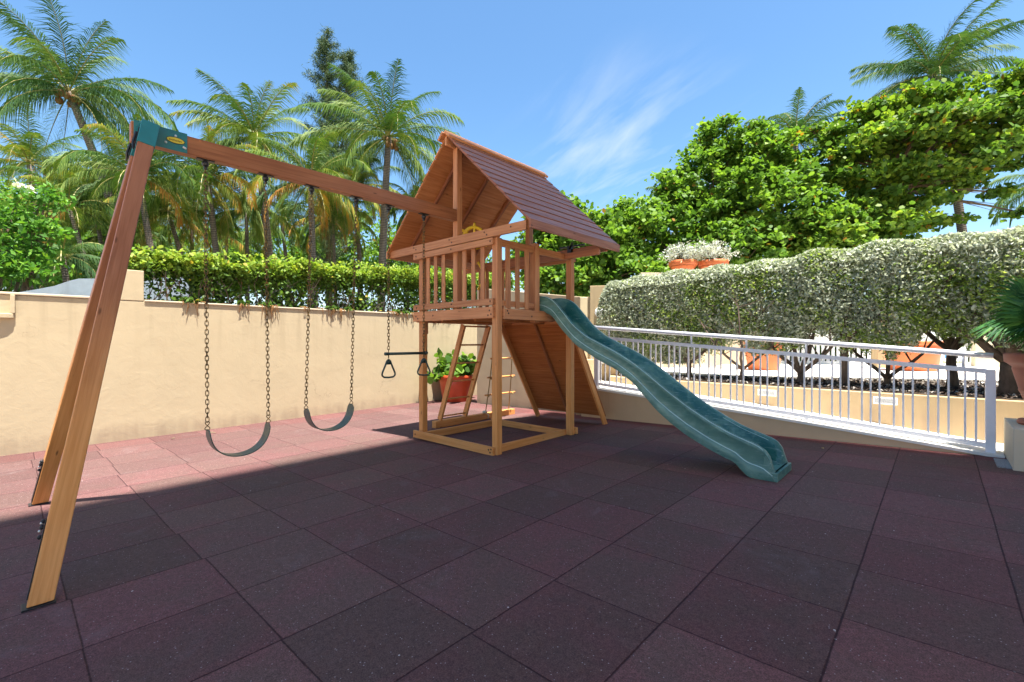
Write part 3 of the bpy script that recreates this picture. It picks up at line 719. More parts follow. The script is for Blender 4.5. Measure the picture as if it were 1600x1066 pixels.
def fan_palm(loc, leaves, parent_label):
    e = empty('fan_palm', loc, label=parent_label, cat='palm')
    V, sz, ix, rn = [], [], [], []
    st = MB()
    for (az, el, L, r, roll) in leaves:
        d = Vector((math.cos(az)*math.cos(el), math.sin(az)*math.cos(el), math.sin(el)))
        hub = d * L + Vector((0, 0, 0.0)); st.tube([Vector((0, 0, -0.1)), d*L*0.5 + Vector((0, 0, 0.05)), hub], [0.011, 0.009, 0.007], 6)
        side = d.cross(Vector((0, 0, 1))).normalized(); up = side.cross(d).normalized()
        side, up = side*math.cos(roll) + up*math.sin(roll), up*math.cos(roll) - side*math.sin(roll)
        ns = 34
        for i in range(ns):
            a = (i / (ns - 1) - 0.5) * R(300); rr = r * (1 - 0.25 * abs(a) / R(150)) * random.uniform(0.9, 1.05)
            dd = (d * math.cos(a) + side * math.sin(a)).normalized()
            wv_ = (side * math.cos(a) - d * math.sin(a)).normalized()
            tip = hub + dd * rr + up * (-0.16 * rr) + Vector((0, 0, -0.10 * rr)); midp = hub + dd * rr * 0.55 + up * 0.03
            wd = rr * 0.066
            b = len(V); V += [hub, midp + wv_*wd + up*0.008, tip, midp - wv_*wd + up*0.008, midp]
            sz += [4, 4]; ix += [b, b+1, b+2, b+4, b, b+4, b+2, b+3]; q = random.random(); rn += [q, min(1, q+0.1)]
    np_mesh('fronds', np.array([tuple(v) for v in V]), sz, ix, rn, M['fanleaf'], e)
    st.build('stalks', M['fanleaf'], e)
    return e
fl = []
for i in range(13):
    az = R(150) + i * R(139.0) % (2 * math.pi); fl.append((az, R(random.uniform(15, 80)), random.uniform(0.25, 0.5), random.uniform(0.28, 0.38), random.uniform(-0.5, 0.5)))
fl += [(R(222), R(45), 0.30, 0.38, 1.35), (R(240), R(12), 0.16, 0.34, 1.2), (R(205), R(66), 0.45, 0.36, 1.5), (R(255), R(32), 0.26, 0.34, 1.1)]
fan_palm(PP + Vector((0, 0, 0.80)), fl, 'dark green fan palm growing in the terracotta pot at the right edge')

# ================================================================ PLAY TOWER
ps = empty('play_tower', (-3.05, 3.25, 0), label='wooden play tower with gable roof, swing beam and green slide', cat='playset')
def P_(mb, name, mat, smooth=False, bevel=0.004, parent=None, label=None):
    o = mb.build(name, mat, None, smooth=smooth, bevel=bevel, label=label)
    if parent is None: return par(o, ps)
    o.parent = parent; return o
def sub(mb, name, mat, parent_obj, smooth=False, bevel=0.003):
    o = mb.build(name, mat, None, smooth=smooth, bevel=bevel); o.parent = parent_obj; return o
YF, YB = 2.46, 4.05           # outer faces front / back
XL, XR = -3.84, -2.26
PW = 0.085
zb = 0.0
posts = {}
for (x0, y0, zt) in ((XR - PW, YF + 0.004, 2.58), (XL, YF + 0.04, 2.55), (XR - PW, YB - PW - 0.02, 2.60), (XL, YB - PW - 0.02, 2.60)):
    m = MB(); m.box(x0, x0 + PW, y0 + (0 if True else 0), y0 + PW, gz(x0, y0) + 0.003, zt); P_(m, 'corner_post', M['amber'])
# short doubled upright beside the near post and the side post beside the slide
m = MB(); m.box(XR - PW + 0.0, XR + 0.001, YF + 0.70, YF + 0.79, 1.60, 2.62); P_(m, 'opening_post', M['cedar'])
for y in (YF + 0.035, YB - 0.12):
    m = MB(); m.box(-3.095, -3.01, y, y + PW, 1.66, 3.86); P_(m, 'centre_post', M['cedar'])
# base beams
m = MB(); m.box(XL - 0.03, XR - 0.035, YF - 0.037, YF + 0.001, 0.01, 0.11); P_(m, 'base_beam', M['amber'])
m = MB(); m.box(XR - PW - 0.04, XR - PW - 0.002, YF + 0.10, YB - 0.10, 0.012, 0.105); P_(m, 'base_beam', M['amber'])
m = MB(); m.box(XL + 0.02, XR - PW - 0.045, YB - 0.15, YB - 0.11, 0.01, 0.10); P_(m, 'base_beam', M['amber'])
m = MB(); m.box(XL + PW + 0.002, XL + PW + 0.04, YF + 0.05, YB - 0.16, -0.01, 0.09); P_(m, 'base_beam', M['amber'])
m = MB(); m.box(XR - PW - 0.001, XR + 0.035, YB - 0.018, YB + 0.02, 0.04, 0.13); P_(m, 'base_beam', M['amber'])
# deck: frame + planks
m = MB(); m.box(XL - 0.03, XR - 0.035, YF - 0.037, YF + 0.002, 1.63, 1.765); P_(m, 'deck_beam', M['cedar'])
m = MB(); m.box(XR + 0.002, XR + 0.036, YF + 0.09, YB, 1.62, 1.745); P_(m, 'deck_beam', M['cedar'])
m = MB(); m.box(XL - 0.036, XL - 0.002, YF + 0.02, YB, 1.62, 1.745); P_(m, 'deck_beam', M['cedar'])
m = MB(); m.box(XL, XR, YB + 0.002, YB + 0.036, 1.62, 1.745); P_(m, 'deck_beam', M['cedar'])
m = MB()
nbd = 12; dw = (YB - 0.10 - (YF + 0.10)) / nbd
for i in range(nbd): m.box(XL + 0.09, XR - 0.09, YF + 0.10 + i*dw, YF + 0.10 + (i+1)*dw - 0.008, 1.70, 1.732)
P_(m, 'deck_planks', M['panel'], bevel=0.002)
m = MB()
for x in (-3.4, -2.75): m.box(x-0.02, x+0.02, YF + 0.10, YB - 0.10, 1.61, 1.698)
P_(m, 'joists', M['panel'])
# small blocks under the deck corners
for x, y in ((XL + PW + 0.002, YF + 0.04), (XR - PW - 0.04, YF + 0.045)):
    m = MB(); m.box(x, x + 0.036, y, y + 0.07, 1.46, 1.628); P_(m, 'support_block', M['cedar'])
# railings -------------------------------------------------
def bolts(mb, pts, n):
    for p in pts: mb.obox(Vector(p) + Vector(n)*0.001, Vector(n)*0.0035, Vector(n).orthogonal().normalized()*0.0085, Vector(n).cross(Vector(n).orthogonal()).normalized()*0.0085)
rf = empty('front_railing', (0, 0, 0)); par(rf, ps)
def rail_part(name, mb, mat=None, parent=None): return sub(mb, name, mat or M['cedar'], parent)
def emptypart(name):
    e = bpy.data.objects.new(name, None); C.objects.link(e); e.parent = ps; e.location = -Vector(ps.location); e.empty_display_size = 0.1; return e
bpy.data.objects.remove(rf)
def make_rail(name):
    return emptypart(name)
fr = make_rail('railing')
m = MB(); m.box(XL - 0.03, XR - 0.035, YF - 0.037, YF + 0.001, 2.495, 2.575); rail_part('top_rail', m, parent=fr)
m = MB(); m.box(XL - 0.03, XR - 0.035, YF - 0.037, YF + 0.001, 1.785, 1.862); rail_part('bottom_rail', m, parent=fr)
def slat_x(x, y): m = MB(); m.box(x-0.033, x+0.033, y, y+0.018, 1.80, 2.54); rail_part('slat', m, parent=fr)
for a, b_ in ((-3.75, -3.095), (-3.01, -2.345)):
    for q in range(3):
        slat_x(a + (b_-a) * (q + 1) / 4.0, YF + 0.003)
sr = make_rail('railing')
m = MB(); m.box(XR - 0.05, XR - 0.012, YF + 0.09, YB - 0.12, 2.49, 2.575); rail_part('top_rail', m, parent=sr)
m = MB(); m.box(XR - 0.05, XR - 0.012, YF + 0.09, YF + 0.70, 1.78, 1.845); rail_part('bottom_rail', m, parent=sr)
for q in range(3):
    y = YF + 0.185 + q * 0.175; m = MB(); m.box(XR - 0.011, XR + 0.008, y - 0.036, y + 0.036, 1.755, 2.50); rail_part('slat', m, parent=sr)
br = make_rail('railing')
m = MB(); m.box(XL, XR, YB - 0.02, YB + 0.018, 2.49, 2.575); rail_part('top_rail', m, parent=br)
m = MB(); m.box(XL, XR, YB - 0.02, YB + 0.018, 1.785, 1.86); rail_part('bottom_rail', m, parent=br)
lr = make_rail('railing')
m = MB(); m.box(XL - 0.018, XL + 0.02, YF + 0.13, YB - 0.1, 2.49, 2.575); rail_part('top_rail', m, parent=lr)
for q in range(2):
    y = YB - 0.22 - q * 0.15; m = MB(); m.box(XL + 0.001, XL + 0.02, y - 0.033, y + 0.033, 1.75, 2.49); rail_part('slat', m, parent=lr)
for q in range(2):
    x = XL + 0.18 + q * 0.14; m = MB(); m.box(x-0.033, x+0.033, YB - 0.038, YB - 0.021, 1.80, 2.50); rail_part('slat', m, parent=br)
# gable cross beams
ZC = 2.585
m = MB(); m.box(-4.50, -1.775, YF - 0.040, YF - 0.004, ZC, ZC + 0.105); P_(m, 'gable_beam', M['cedar'])
m = MB(); m.box(-4.42, -1.72, YB - 0.045, YB - 0.008, ZC - 0.02, ZC + 0.085); P_(m, 'gable_beam', M['beamwood'])
m = MB(); m.box(-4.40, -1.72, YB - 0.24, YB - 0.20, ZC - 0.09, ZC - 0.01); P_(m, 'gable_beam', M['beamwood'])
# bolts on the front
m = MB(); zs = [(-3.80, 2.535), (-3.05, 2.535), (-2.335, 2.535), (-3.79, 1.82), (-2.335, 1.83), (-3.80, 1.70), (-3.76, 1.67), (-2.37, 1.665), (-2.345, 1.72), (-2.32, 1.675), (-3.04, 1.83), (-3.42, 1.70),
                (-3.82, 0.06), (-2.36, 0.075), (-2.335, 0.045), (-2.32, 0.085)]
bolts(m, [(x, YF - 0.0375, z) for x, z in zs], (0, -1, 0)); bolts(m, [(x, YF - 0.0405, z) for x, z in ((-3.80, 2.63), (-3.85, 2.66), (-3.08, 2.66), (-3.03, 2.62), (-2.43, 2.655), (-2.39, 2.62), (-2.0, 2.65))], (0, -1, 0))
P_(m, 'bolts', M['darkbolt'], bevel=0)
m = MB(); bolts(m, [(XR + 0.0365, y, z) for y, z in ((2.62, 1.69), (3.05, 1.67), (3.85, 1.69), (2.60, 1.72))] + [(XM_ + 1.3895, y, 2.625) for XM_ in (-3.055,) for y in (2.47, 2.83, 3.25, 3.70, 4.10)], (1, 0, 0)); P_(m, 'bolts', M['darkbolt'], bevel=0)
# roof -----------------------------------------------------
XM, ZR, XE, ZE = -3.055, 3.985, 1.385, 2.66
Y0r, Y1r = 2.36, 4.24
rf = emptypart('roof')
L_ = math.hypot(XE, ZR - ZE); ux, uz = XE / L_, -(ZR - ZE) / L_
for sgn in (1, -1):
    m = MB(); nb_ = 11; bw = L_ / nb_
    dirv = Vector((sgn * ux, 0, uz)); nrm = Vector((sgn * -uz, 0, ux))
    for i in range(nb_):
        a = Vector((XM, 0, ZR)) + dirv * (i + 0.5) * bw
        off = random.uniform(-0.002, 0.002)
        m.obox(a + Vector((0, (Y0r+Y1r)/2 + off, 0)), (0, (Y1r-Y0r)/2, 0), dirv * (bw/2 - 0.0045) + nrm*0.0042, nrm * 0.010)
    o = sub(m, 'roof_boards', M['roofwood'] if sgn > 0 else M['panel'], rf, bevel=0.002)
    m = MB()
    for i in range(nb_):       # lining under the roof boards
        a = Vector((XM, 0, ZR)) + dirv * (i + 0.97) * bw - nrm * 0.0165
        if i == nb_ - 1: continue
        m.obox(a + Vector((0, (Y0r+Y1r)/2, 0)), (0, (Y1r-Y0r)/2 - 0.01, 0), dirv * (bw/2 - 0.0012), nrm * 0.004)
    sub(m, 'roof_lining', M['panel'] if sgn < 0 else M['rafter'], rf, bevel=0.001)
    for y in (Y0r + 0.32, (Y0r+Y1r)/2, Y1r - 0.32):
        m = MB(); a = Vector((XM, y, ZR)) + dirv * 0.04 - nrm * 0.044; b_ = Vector((XM, y, ZR)) + dirv * (L_ - 0.06) - nrm * 0.044
        m.board(a, b_, 0.036, 0.045, nrm); sub(m, 'rafter', M['rafter'], rf)
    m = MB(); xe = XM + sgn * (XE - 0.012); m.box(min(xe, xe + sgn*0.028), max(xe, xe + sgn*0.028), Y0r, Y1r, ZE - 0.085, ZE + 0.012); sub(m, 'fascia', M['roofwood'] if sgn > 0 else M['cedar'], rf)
m = MB()
for sgn in (1, -1):
    dirv = Vector((sgn * ux, 0, uz)); nrm = Vector((sgn * -uz, 0, ux))
    m.obox(Vector((XM, (Y0r+Y1r)/2, ZR)) + dirv * 0.06 + nrm * 0.030, (0, (Y1r-Y0r)/2 + 0.06, 0), dirv * 0.062, nrm * 0.016)
sub(m, 'ridge_cap', M['cedar'], rf)
m = MB(); m.box(XM - 0.018, XM + 0.018, Y0r - 0.02, Y1r, ZR - 0.14, ZR - 0.035); sub(m, 'ridge_board', M['cedar'], rf)
# black roof bracket above the far right post
m = MB(); m.box(XR - 0.075, XR - 0.01, YB - 0.09, YB - 0.04, 2.60, 2.70); m.box(XR - 0.22, XR + 0.2, YB - 0.085, YB - 0.045, 2.69, 2.71)
m.board((XR - 0.03, YB - 0.1, 2.66), (XR + 0.10, YB - 0.2, 2.72), 0.03, 0.006); P_(m, 'roof_bracket', M['black'], bevel=0.002)
# steering wheel
wc = Vector((-3.02, 2.80, 2.74)); m = MB()
ring = [wc + Vector((0.14*math.cos(a)*0.6, 0.14*math.cos(a)*0.8, 0.14*math.sin(a))) for a in np.linspace(0, 2*math.pi, 25)]
m.tube(ring, 0.024, 8)
for q in range(6):
    a = q * math.pi/3 + 0.5; d = Vector((math.cos(a)*0.6, math.cos(a)*0.8, math.sin(a))); m.tube([wc, wc + d*0.13, wc + d*0.175, wc + d*0.20], [0.018, 0.016, 0.02, 0.013], 8)
P_(m, 'steering_wheel', M['yellow'], smooth=True, bevel=0)
m = MB(); m.tube([(-3.0, 2.85, 2.42), (-3.0, 2.93, 2.32), (-3.0, 2.93, 2.15), (-3.0, 2.85, 2.05)], 0.016, 8); P_(m, 'safety_handle', M['yellow'], smooth=True, bevel=0)
# swing beam ------------------------------------------------
ZB0, ZB1 = 2.905, 3.055
bm = MB(); bm.box(-3.095, -3.01, -0.78, YF + 0.034, ZB0, ZB1); beam = P_(bm, 'swing_beam', M['beamwood'], bevel=0.006)
pt = emptypart('beam_bracket')
m = MB(); m.box(-3.008, -3.001, -0.765, -0.42, ZB0 - 0.001, ZB1 + 0.003); m.box(-3.104, -3.097, -0.765, -0.42, ZB0 - 0.001, ZB1 + 0.003); m.box(-3.104, -3.001, -0.765, -0.42, ZB1 + 0.004, ZB1 + 0.010)
sub(m, 'side_plate', M['teal_plate'], pt, bevel=0.002)
m = MB(); m.v = []; nE = 28
def ellipse(mb, c, a, b_, x0, x1):
    bi = len(mb.v)
    for xx_ in (x0, x1):
        for q in range(nE):
            t_ = 2*math.pi*q/nE; mb.v.append(Vector((xx_, c[0] + a*math.cos(t_), c[1] + b_*math.sin(t_))))
    mb.quadface([bi+nE+q for q in range(nE)], [(0, 0)]*nE)
    for q in range(nE):
        q2 = (q+1) % nE; mb.quadface([bi+q, bi+q2, bi+nE+q2, bi+nE+q], [(0, 0)]*4)
ellipse(m, (-0.50, 2.985), 0.064, 0.026, -3.0005, -2.997); sub(m, 'badge_rim', M['black'], pt, bevel=0)
m = MB(); ellipse(m, (-0.50, 2.985), 0.059, 0.022, -2.9965, -2.995); sub(m, 'badge', M['badge'], pt, bevel=0)
m = MB()
for q in range(12):
    yy = -0.543 + q * 0.0072; m.box(-2.9945, -2.9935, yy, yy + 0.0046, 2.978 + (0.0015 if q % 3 else -0.002), 2.987 + (0.003 if q in (0, 4, 8) else 0)); 
sub(m, 'lettering', M['badge_dark'], pt, bevel=0)
m = MB()
for (yy, zz) in ((-0.50, 3.022), (-0.565, 2.952), (-0.445, 2.945), (-0.435, 2.94)):
    m.ball((-2.998, yy, zz), 0.010, 8, (0.6, 1, 1))
sub(m, 'bolts', M['bolt'], pt, smooth=True, bevel=0)
# legs ------------------------------------------------------
def leg(foot, head, sgn):
    foot, head = Vector(foot), Vector(head); d = (head - foot).normalized()
    yv = Vector((0, 1, 0)); wv_ = (yv - d * yv.dot(d)).normalized(); tv = d.cross(wv_).normalized()
    e = emptypart('swing_leg')
    m = MB(); m.obox((foot + head) / 2, (head - foot) / 2, wv_ * 0.050, tv * 0.036)
    # cut the foot level with the ground
    low = sorted(range(len(m.v)), key=lambda q: (m.v[q] - foot).dot(d))[:4]
    for q in low: t_ = (0.012 + gz(m.v[q].x, m.v[q].y) - m.v[q].z) / d.z; m.v[q] = m.v[q] + d * t_
    sub(m, 'timber', M['legwood'], e, bevel=0.006)
    # teal socket round the top
    a = head - d * 0.205; b_ = head + d * 0.012; m = MB(); m.obox((a+b_)/2, (b_-a)/2, wv_*0.056, tv*0.041); sub(m, 'socket', M['teal_plate'], e, bevel=0.003)
    m = MB(); zf = foot.z
    a = foot + d*0.03 - wv_*0.054; b_ = foot + d*0.42 - wv_*0.054
    m.board(a, b_, 0.050, 0.006, wv_)
    m.box(foot.x-0.05, foot.x+0.045, foot.y-0.068, foot.y+0.058, gz(foot.x, foot.y)+0.001, gz(foot.x, foot.y)+0.010)
    for q in (0.33, 0.38, 0.41): m.ball(foot + d*q - wv_*0.062, 0.013, 8)
    sub(m, 'ground_strap', M['black'], e, bevel=0.002)
    m = MB()
    for q in (0.36, 0.40): m.ball(foot + d*q - wv_*0.068, 0.008, 8)
    a = head - d*0.20 - wv_*0.07
    sub(m, 'bolts', M['bolt'], e, smooth=True, bevel=0)
    m = MB(); m.tube([head - wv_*0.068 - d*0.10, head - wv_*0.074 - d*0.2, head - wv_*0.064 - d*0.26], [0.010, 0.010, 0.007], 6); m.board(head - wv_*0.060 - d*0.24, head - wv_*0.060 - d*0.05, 0.02, 0.006, wv_)
    sub(m, 'hinge_strap', M['black'], e, bevel=0.001)
leg((-1.885, -1.305, gz(-1.885, -1.305)), (-2.965, -0.672, 3.03), 1)
leg((-4.215, -1.235, gz(-4.215, -1.235)), (-3.14, -0.672, 3.03), -1)
# hangers
HY = [-0.28, 0.20, 0.63, 1.11, 1.51, 2.00]
for y in HY:
    m = MB(); m.box(-3.080, -3.025, y-0.065, y+0.065, ZB0 - 0.009, ZB0 - 0.001); m.ball((-3.0525, y, ZB0 - 0.035), 0.028, 10); m.board((-3.0525, y, ZB0 - 0.02), (-3.0525, y, ZB0 - 0.085), 0.022, 0.022, (1, 0, 0))
    P_(m, 'swing_hanger', M['black'], bevel=0.002)
# climbing wall ----------------------------------------------
cw = emptypart('climbing_wall')
ta, ba = Vector((0, YB + 0.04, 1.70)), Vector((0, 5.085, 0.03)); d = (ba - ta); dn = d.normalized(); nrm = Vector((0, -dn.z, dn.y)); nrm = nrm if nrm.y > 0 else -nrm
npk = 12; ln = d.length * 0.925; m = MB()
for i in range(npk):
    bw = ln / npk; c_ = ta + dn * (i + 0.5) * bw; m.obox(Vector((-3.06, c_.y, c_.z)) + nrm * 0.012, (0.715, 0, 0), dn * (bw/2 - 0.0015), nrm * 0.010)
sub(m, 'panel_boards', M['wallpanel'], cw, bevel=0.002)
for x in (-3.755, -2.365):
    m = MB(); a = Vector((x, ta.y, ta.z)); b_ = Vector((x, ba.y, ba.z)); m.board(a - nrm*0.045, b_ - nrm*0.045, 0.036, 0.088, nrm)
    sub(m, 'side_rail', M['amber'], cw, bevel=0.003)
m = MB(); a = Vector((-3.06, ta.y, ta.z)) + dn*0.08; b_ = Vector((-3.06, ta.y, ta.z)) + dn * (ln - 0.05); m.board(a - nrm*0.02, b_ - nrm*0.02, 0.036, 0.040, nrm); sub(m, 'middle_rail', M['beamwood'], cw)
# ladder ------------------------------------------------------
ld = emptypart('ladder')
for y in (3.25, 3.78):
    m = MB(); m.board((-3.745, y, 1.60), (-4.315, y, 0.105), 0.038, 0.088, (1, 0, 0.35)); sub(m, 'side_rail', M['amber'], ld)
for q in range(6):
    z = 1.585 - q * 0.286; x = -3.745 - (1.60 - z) * 0.38
    m = MB(); m.tube([(x, 3.262, z), (x, 3.768, z)], 0.013, 8); sub(m, 'rung', M['amber'], ld, smooth=True, bevel=0)
m = MB(); m.box(-4.40, -4.30, 3.16, 5.02, -0.03, 0.085); P_(m, 'ladder_base_beam', M['amber'])
# rope ladder -------------------------------------------------
rp = emptypart('rope_ladder')
tA, tB = Vector((-3.86, 4.10, 1.60)), Vector((-3.86, 4.20, 1.60)); bA, bB = Vector((-4.35, 4.30, 0.10)), Vector((-4.35, 4.90, 0.10))
for a, b_ in ((tA, bA), (tB, bB)):
    m = MB(); mid_ = a.lerp(b_, 0.35) + Vector((0, (-0.02 if a is tA else 0.20), 0)); m.tube([a, mid_, a.lerp(b_, 0.7) + Vector((0, (0.0 if a is tA else 0.10), 0)), b_], 0.009, 6); sub(m, 'rope', M['rope'], rp, smooth=True, bevel=0)
for f_, wy in ((0.36, 0.06), (0.58, 0.07), (0.79, 0.07)):
    a = tA.lerp(bA, f_); b_ = tB.lerp(bB, f_) + Vector((0, 0.19 - 0.14*(f_-0.36), 0)); m = MB(); m.tube([a - Vector((0, wy, 0)), b_ + Vector((0, wy, 0))], 0.015, 8); sub(m, 'rung', M['amber'], rp, smooth=True, bevel=0)
    m = MB(); m.ball(a + Vector((0.01, 0, -0.02)), 0.02, 8); m.ball(b_ + Vector((0.01, 0, -0.02)), 0.02, 8); sub(m, 'knot', M['rope'], rp, smooth=True, bevel=0)
m = MB(); m.ball(bA + Vector((0.03, -0.05, 0.01)), 0.04, 10, (1, 1.3, 0.7)); m.tube([bA + Vector((0.03, -0.05, 0.0)), bA + Vector((0.06, 0.02, -0.05)), bA + Vector((0.06, 0.0, -0.10))], 0.012, 6); sub(m, 'knot', simple('frayed_rope', (0.62, 0.55, 0.40), 0.9, 0.1), rp, smooth=True, bevel=0)
# slide -------------------------------------------------------
def interp(tab):
    xs_ = np.array([a for a, _ in tab]); zs_ = np.array([b for _, b in tab])
    return lambda x: float(np.interp(x, xs_, zs_))
rimt = interp([(-2.42, 1.95), (-2.30, 1.955), (-2.18, 1.93), (-2.08, 1.875), (-1.93, 1.72), (-1.79, 1.565), (-1.59, 1.42), (-1.36, 1.315), (-1.15, 1.22), (-0.94, 1.10), (-0.75, 0.965), (-0.56, 0.825), (-0.35, 0.685), (-0.14, 0.565), (0.05, 0.475), (0.20, 0.425), (0.31, 0.39), (0.37, 0.355), (0.41, 0.30), (0.435, 0.22), (0.45, 0.165)])
bott = interp([(-2.42, 1.76), (-2.26, 1.755), (-2.10, 1.68), (-1.94, 1.50), (-1.74, 1.315), (-1.45, 1.155), (-1.17, 1.03), (-0.97, 0.90), (-0.82, 0.75), (-0.68, 0.61), (-0.52, 0.49), (-0.35, 0.385), (-0.14, 0.285), (0.05, 0.215), (0.12, 0.195), (0.17, 0.13), (0.24, 0.08), (0.44, 0.075)])
flor = interp([(-2.42, 1.77), (-2.20, 1.75), (-2.06, 1.67), (-1.93, 1.53), (-1.79, 1.38), (-1.59, 1.25), (-1.36, 1.16), (-1.15, 1.07), (-0.94, 0.95), (-0.75, 0.81), (-0.56, 0.67), (-0.35, 0.53), (-0.14, 0.415), (0.05, 0.33), (0.12, 0.295), (0.165, 0.265), (0.195, 0.17), (0.45, 0.142)])
def smoothf(f, r=0.045): return lambda x: sum(f(x + o_) for o_ in (-r, -r/2, 0, r/2, r)) / 5
rimS, botS, floS = smoothf(rimt), smoothf(bott, 0.022), smoothf(flor, 0.02)
SY0, SY1 = 3.30, 3.80
st_ = list(np.linspace(-2.42, 0.20, 70)) + list(np.linspace(0.215, 0.455, 22))
sm_ = MB(); ring_n = None
for xi in st_:
    end = max(0, (xi - 0.12) / 0.33); fl_ = 0.02 * min(1, max(0, (xi + 0.2) / 0.6))
    a0, a1 = SY0 - fl_, SY1 + fl_; rt = rimS(xi) if xi < 0.30 else rimt(xi); bt = botS(xi); fz = floS(xi); rt = max(rt, fz + 0.012)
    H = rt - bt; h1 = bt + H*0.42
    half = [(a0 + 0.006, bt), (a0 - 0.002, bt + 0.02), (a0 - 0.004, h1 - 0.012), (a0 + 0.006, h1), (a0 + 0.006, h1 + 0.01), (a0 + 0.012, rt - 0.045), (a0 + 0.004, rt - 0.035), (a0 + 0.004, rt - 0.014), (a0 + 0.018, rt), (a0 + 0.040, rt + 0.003), (a0 + 0.060, rt - 0.004), (a0 + 0.070, rt - 0.02),
            (a0 + 0.078, max(fz + 0.03, rt - 0.06)), (a0 + 0.095, fz + 0.02), (a0 + 0.125, fz + 0.002), (a0 + 0.18, fz)]
    full = half + [((a0 + a1) - y, z) for (y, z) in reversed(half)]
    n_ = len(full)
    for (y, z) in full: sm_.v.append(Vector((xi, y, z)))
for i in range(len(st_) - 1):
    for q in range(n_ - 1):
        a = i*n_ + q; sm_.quadface([a, a+1, a+n_+1, a+n_], [(0, 0)]*4)
e_ = (len(st_)-1)*n_
h_ = n_ // 2
for q in range(h_ - 1): sm_.quadface([e_+q, e_+q+1, e_+n_-2-q, e_+n_-1-q], [(0, 0)]*4)
b0_ = len(sm_.v)
sm_.box(0.382, 0.480, SY0 - 0.0175, SY1 + 0.0175, 0.082, 0.158)
sl = sm_.build('slide', M['slide'], None, smooth=True); par(sl, ps)
mod = sl.modifiers.new('edges', 'EDGE_SPLIT'); mod.split_angle = R(50)
# worn pale moulding lines on the slide flank
def flank(fn, off, r_=0.005, x0=-2.36, x1=0.44):
    m = MB(); m.tube([(x, SY0 - 0.02*min(1, max(0, (x+0.2)/0.6)) + off, fn(x)) for x in np.linspace(x0, x1, 80)], r_, 5); return m
sub(flank(lambda x: botS(x) + (rimS(x)-botS(x))*0.42 - 0.005, -0.001), 'moulding_line', M['slide_line'], sl, smooth=True, bevel=0)
sub(flank(lambda x: rimS(x) - 0.002, 0.010, 0.004, -2.3, 0.36), 'moulding_line', M['slide_line'], sl, smooth=True, bevel=0)
sub(flank(lambda x: rimS(x) - 0.022, 0.071, 0.003, -2.2, 0.30), 'moulding_line', M['slide_line'], sl, smooth=True, bevel=0)
sub(flank(lambda x: rimS(x) - 0.002, 0.490, 0.004, -2.3, 0.36), 'moulding_line', M['slide_line'], sl, smooth=True, bevel=0)
sub(flank(lambda x: rimS(x) - 0.020, 0.437, 0.003, -2.2, 0.30), 'moulding_line', M['slide_line'], sl, smooth=True, bevel=0)

# ================================================================ SWINGS
def link_mesh(mb, c, L, wdt, r_, axis_up, side):
    pts = []
    for q in range(12):
        a = 2*math.pi*q/12; sx_ = math.cos(a)*wdt/2; sz_ = math.sin(a); sz_ = math.copysign(abs(sz_)**0.6, sz_)*L/2
        pts.append(Vector(c) + side*sx_ + axis_up*sz_)
    b = len(mb.v); n = 5
    for q in range(12):
        dd = (pts[(q+1) % 12] - pts[q-1]).normalized(); rr = side.cross(axis_up).normalized(); bb_ = dd.cross(rr)
        for k_ in range(n):
            a = 2*math.pi*k_/n; mb.v.append(pts[q] + (rr*math.cos(a) + bb_*math.sin(a))*r_)
    for q in range(12):
        for k_ in range(n):
            mb.quadface([b+q*n+k_, b+q*n+(k_+1) % n, b+((q+1) % 12)*n+(k_+1) % n, b+((q+1) % 12)*n+k_], [(0, 0)]*4)
def chain(a, b_, pitch=0.037):
    a, b_ = Vector(a), Vector(b_); d = b_ - a; n = int(d.length / pitch); dn = d.normalized(); mb = MB()
    s1 = dn.orthogonal().normalized(); s1 = (Vector((0.35, 1, 0)) - dn*Vector((0.35, 1, 0)).dot(dn)).normalized(); s2 = dn.cross(s1)
    for i in range(n):
        tw = 0.15*math.sin(i*0.4); sd_ = (s1 if i % 2 else s2); so_ = (s2 if i % 2 else s1)
        link_mesh(mb, a + dn*((i+0.5)*d.length/n), pitch*1.38, 0.025, 0.0036, dn, (sd_ + so_*tw).normalized())
    return mb
BX = -3.0525
def swing(y0, y1, e0, e1, zend, zlow, label):
    e = empty('swing', (BX, (y0+y1)/2, ZB0 - 0.09), label=label, cat='swing', group='belt swings hanging from the beam')
    for ya, yb in ((y0, e0), (y1, e1)):
        par(chain((BX, ya, ZB0-0.07), (BX, yb, zend + 0.07)).build('chain', M['chain'], smooth=True), e)
        m = MB(); pts = []
        for q in range(17):
            t_ = q/16; a = t_*2*math.pi
            pts.append((BX + 0.002*math.sin(a), yb + 0.016*math.sin(2*a)*(1.25 if t_ > 0.25 and t_ < .75 else 1), zend + 0.035 + 0.036*math.cos(a)))
        m.tube(pts, 0.0035, 6); par(m.build('hook', M['chain'], smooth=True), e)
    m = MB(); n = 34; ym = (e0+e1)/2; hw = (e1-e0)/2; dep = zend - zlow
    for i in range(n+1):
        t_ = -1 + 2*i/n; y = ym + hw*(0.985*math.sin(t_*math.pi/2*0.97)); z = zlow + dep*(abs(t_)**2.1); w2 = 0.068 if abs(t_) < 0.93 else 0.068*(0.55 + 0.45*(1-abs(t_))/0.07)
        nrm_ = Vector((0, -t_*2.1*abs(t_)**1.1*dep/hw, 1)).normalized()*0.0045
        for (sx_, nz_) in ((-w2, -1), (w2, -1), (w2, 1), (-w2, 1)): m.v.append(Vector((BX + sx_, y, z)) + nrm_*nz_)
    for i in range(n):
        a = i*4
        for q in range(4): m.quadface([a+q, a+(q+1) % 4, a+4+(q+1) % 4, a+4+q], [(0, 0)]*4)
    m.quadface([0, 3, 2, 1], [(0, 0)]*4); m.quadface([n*4, n*4+1, n*4+2, n*4+3], [(0, 0)]*4)
    par(m.build('seat', M['seat'], bevel=0.002), e)
    return e
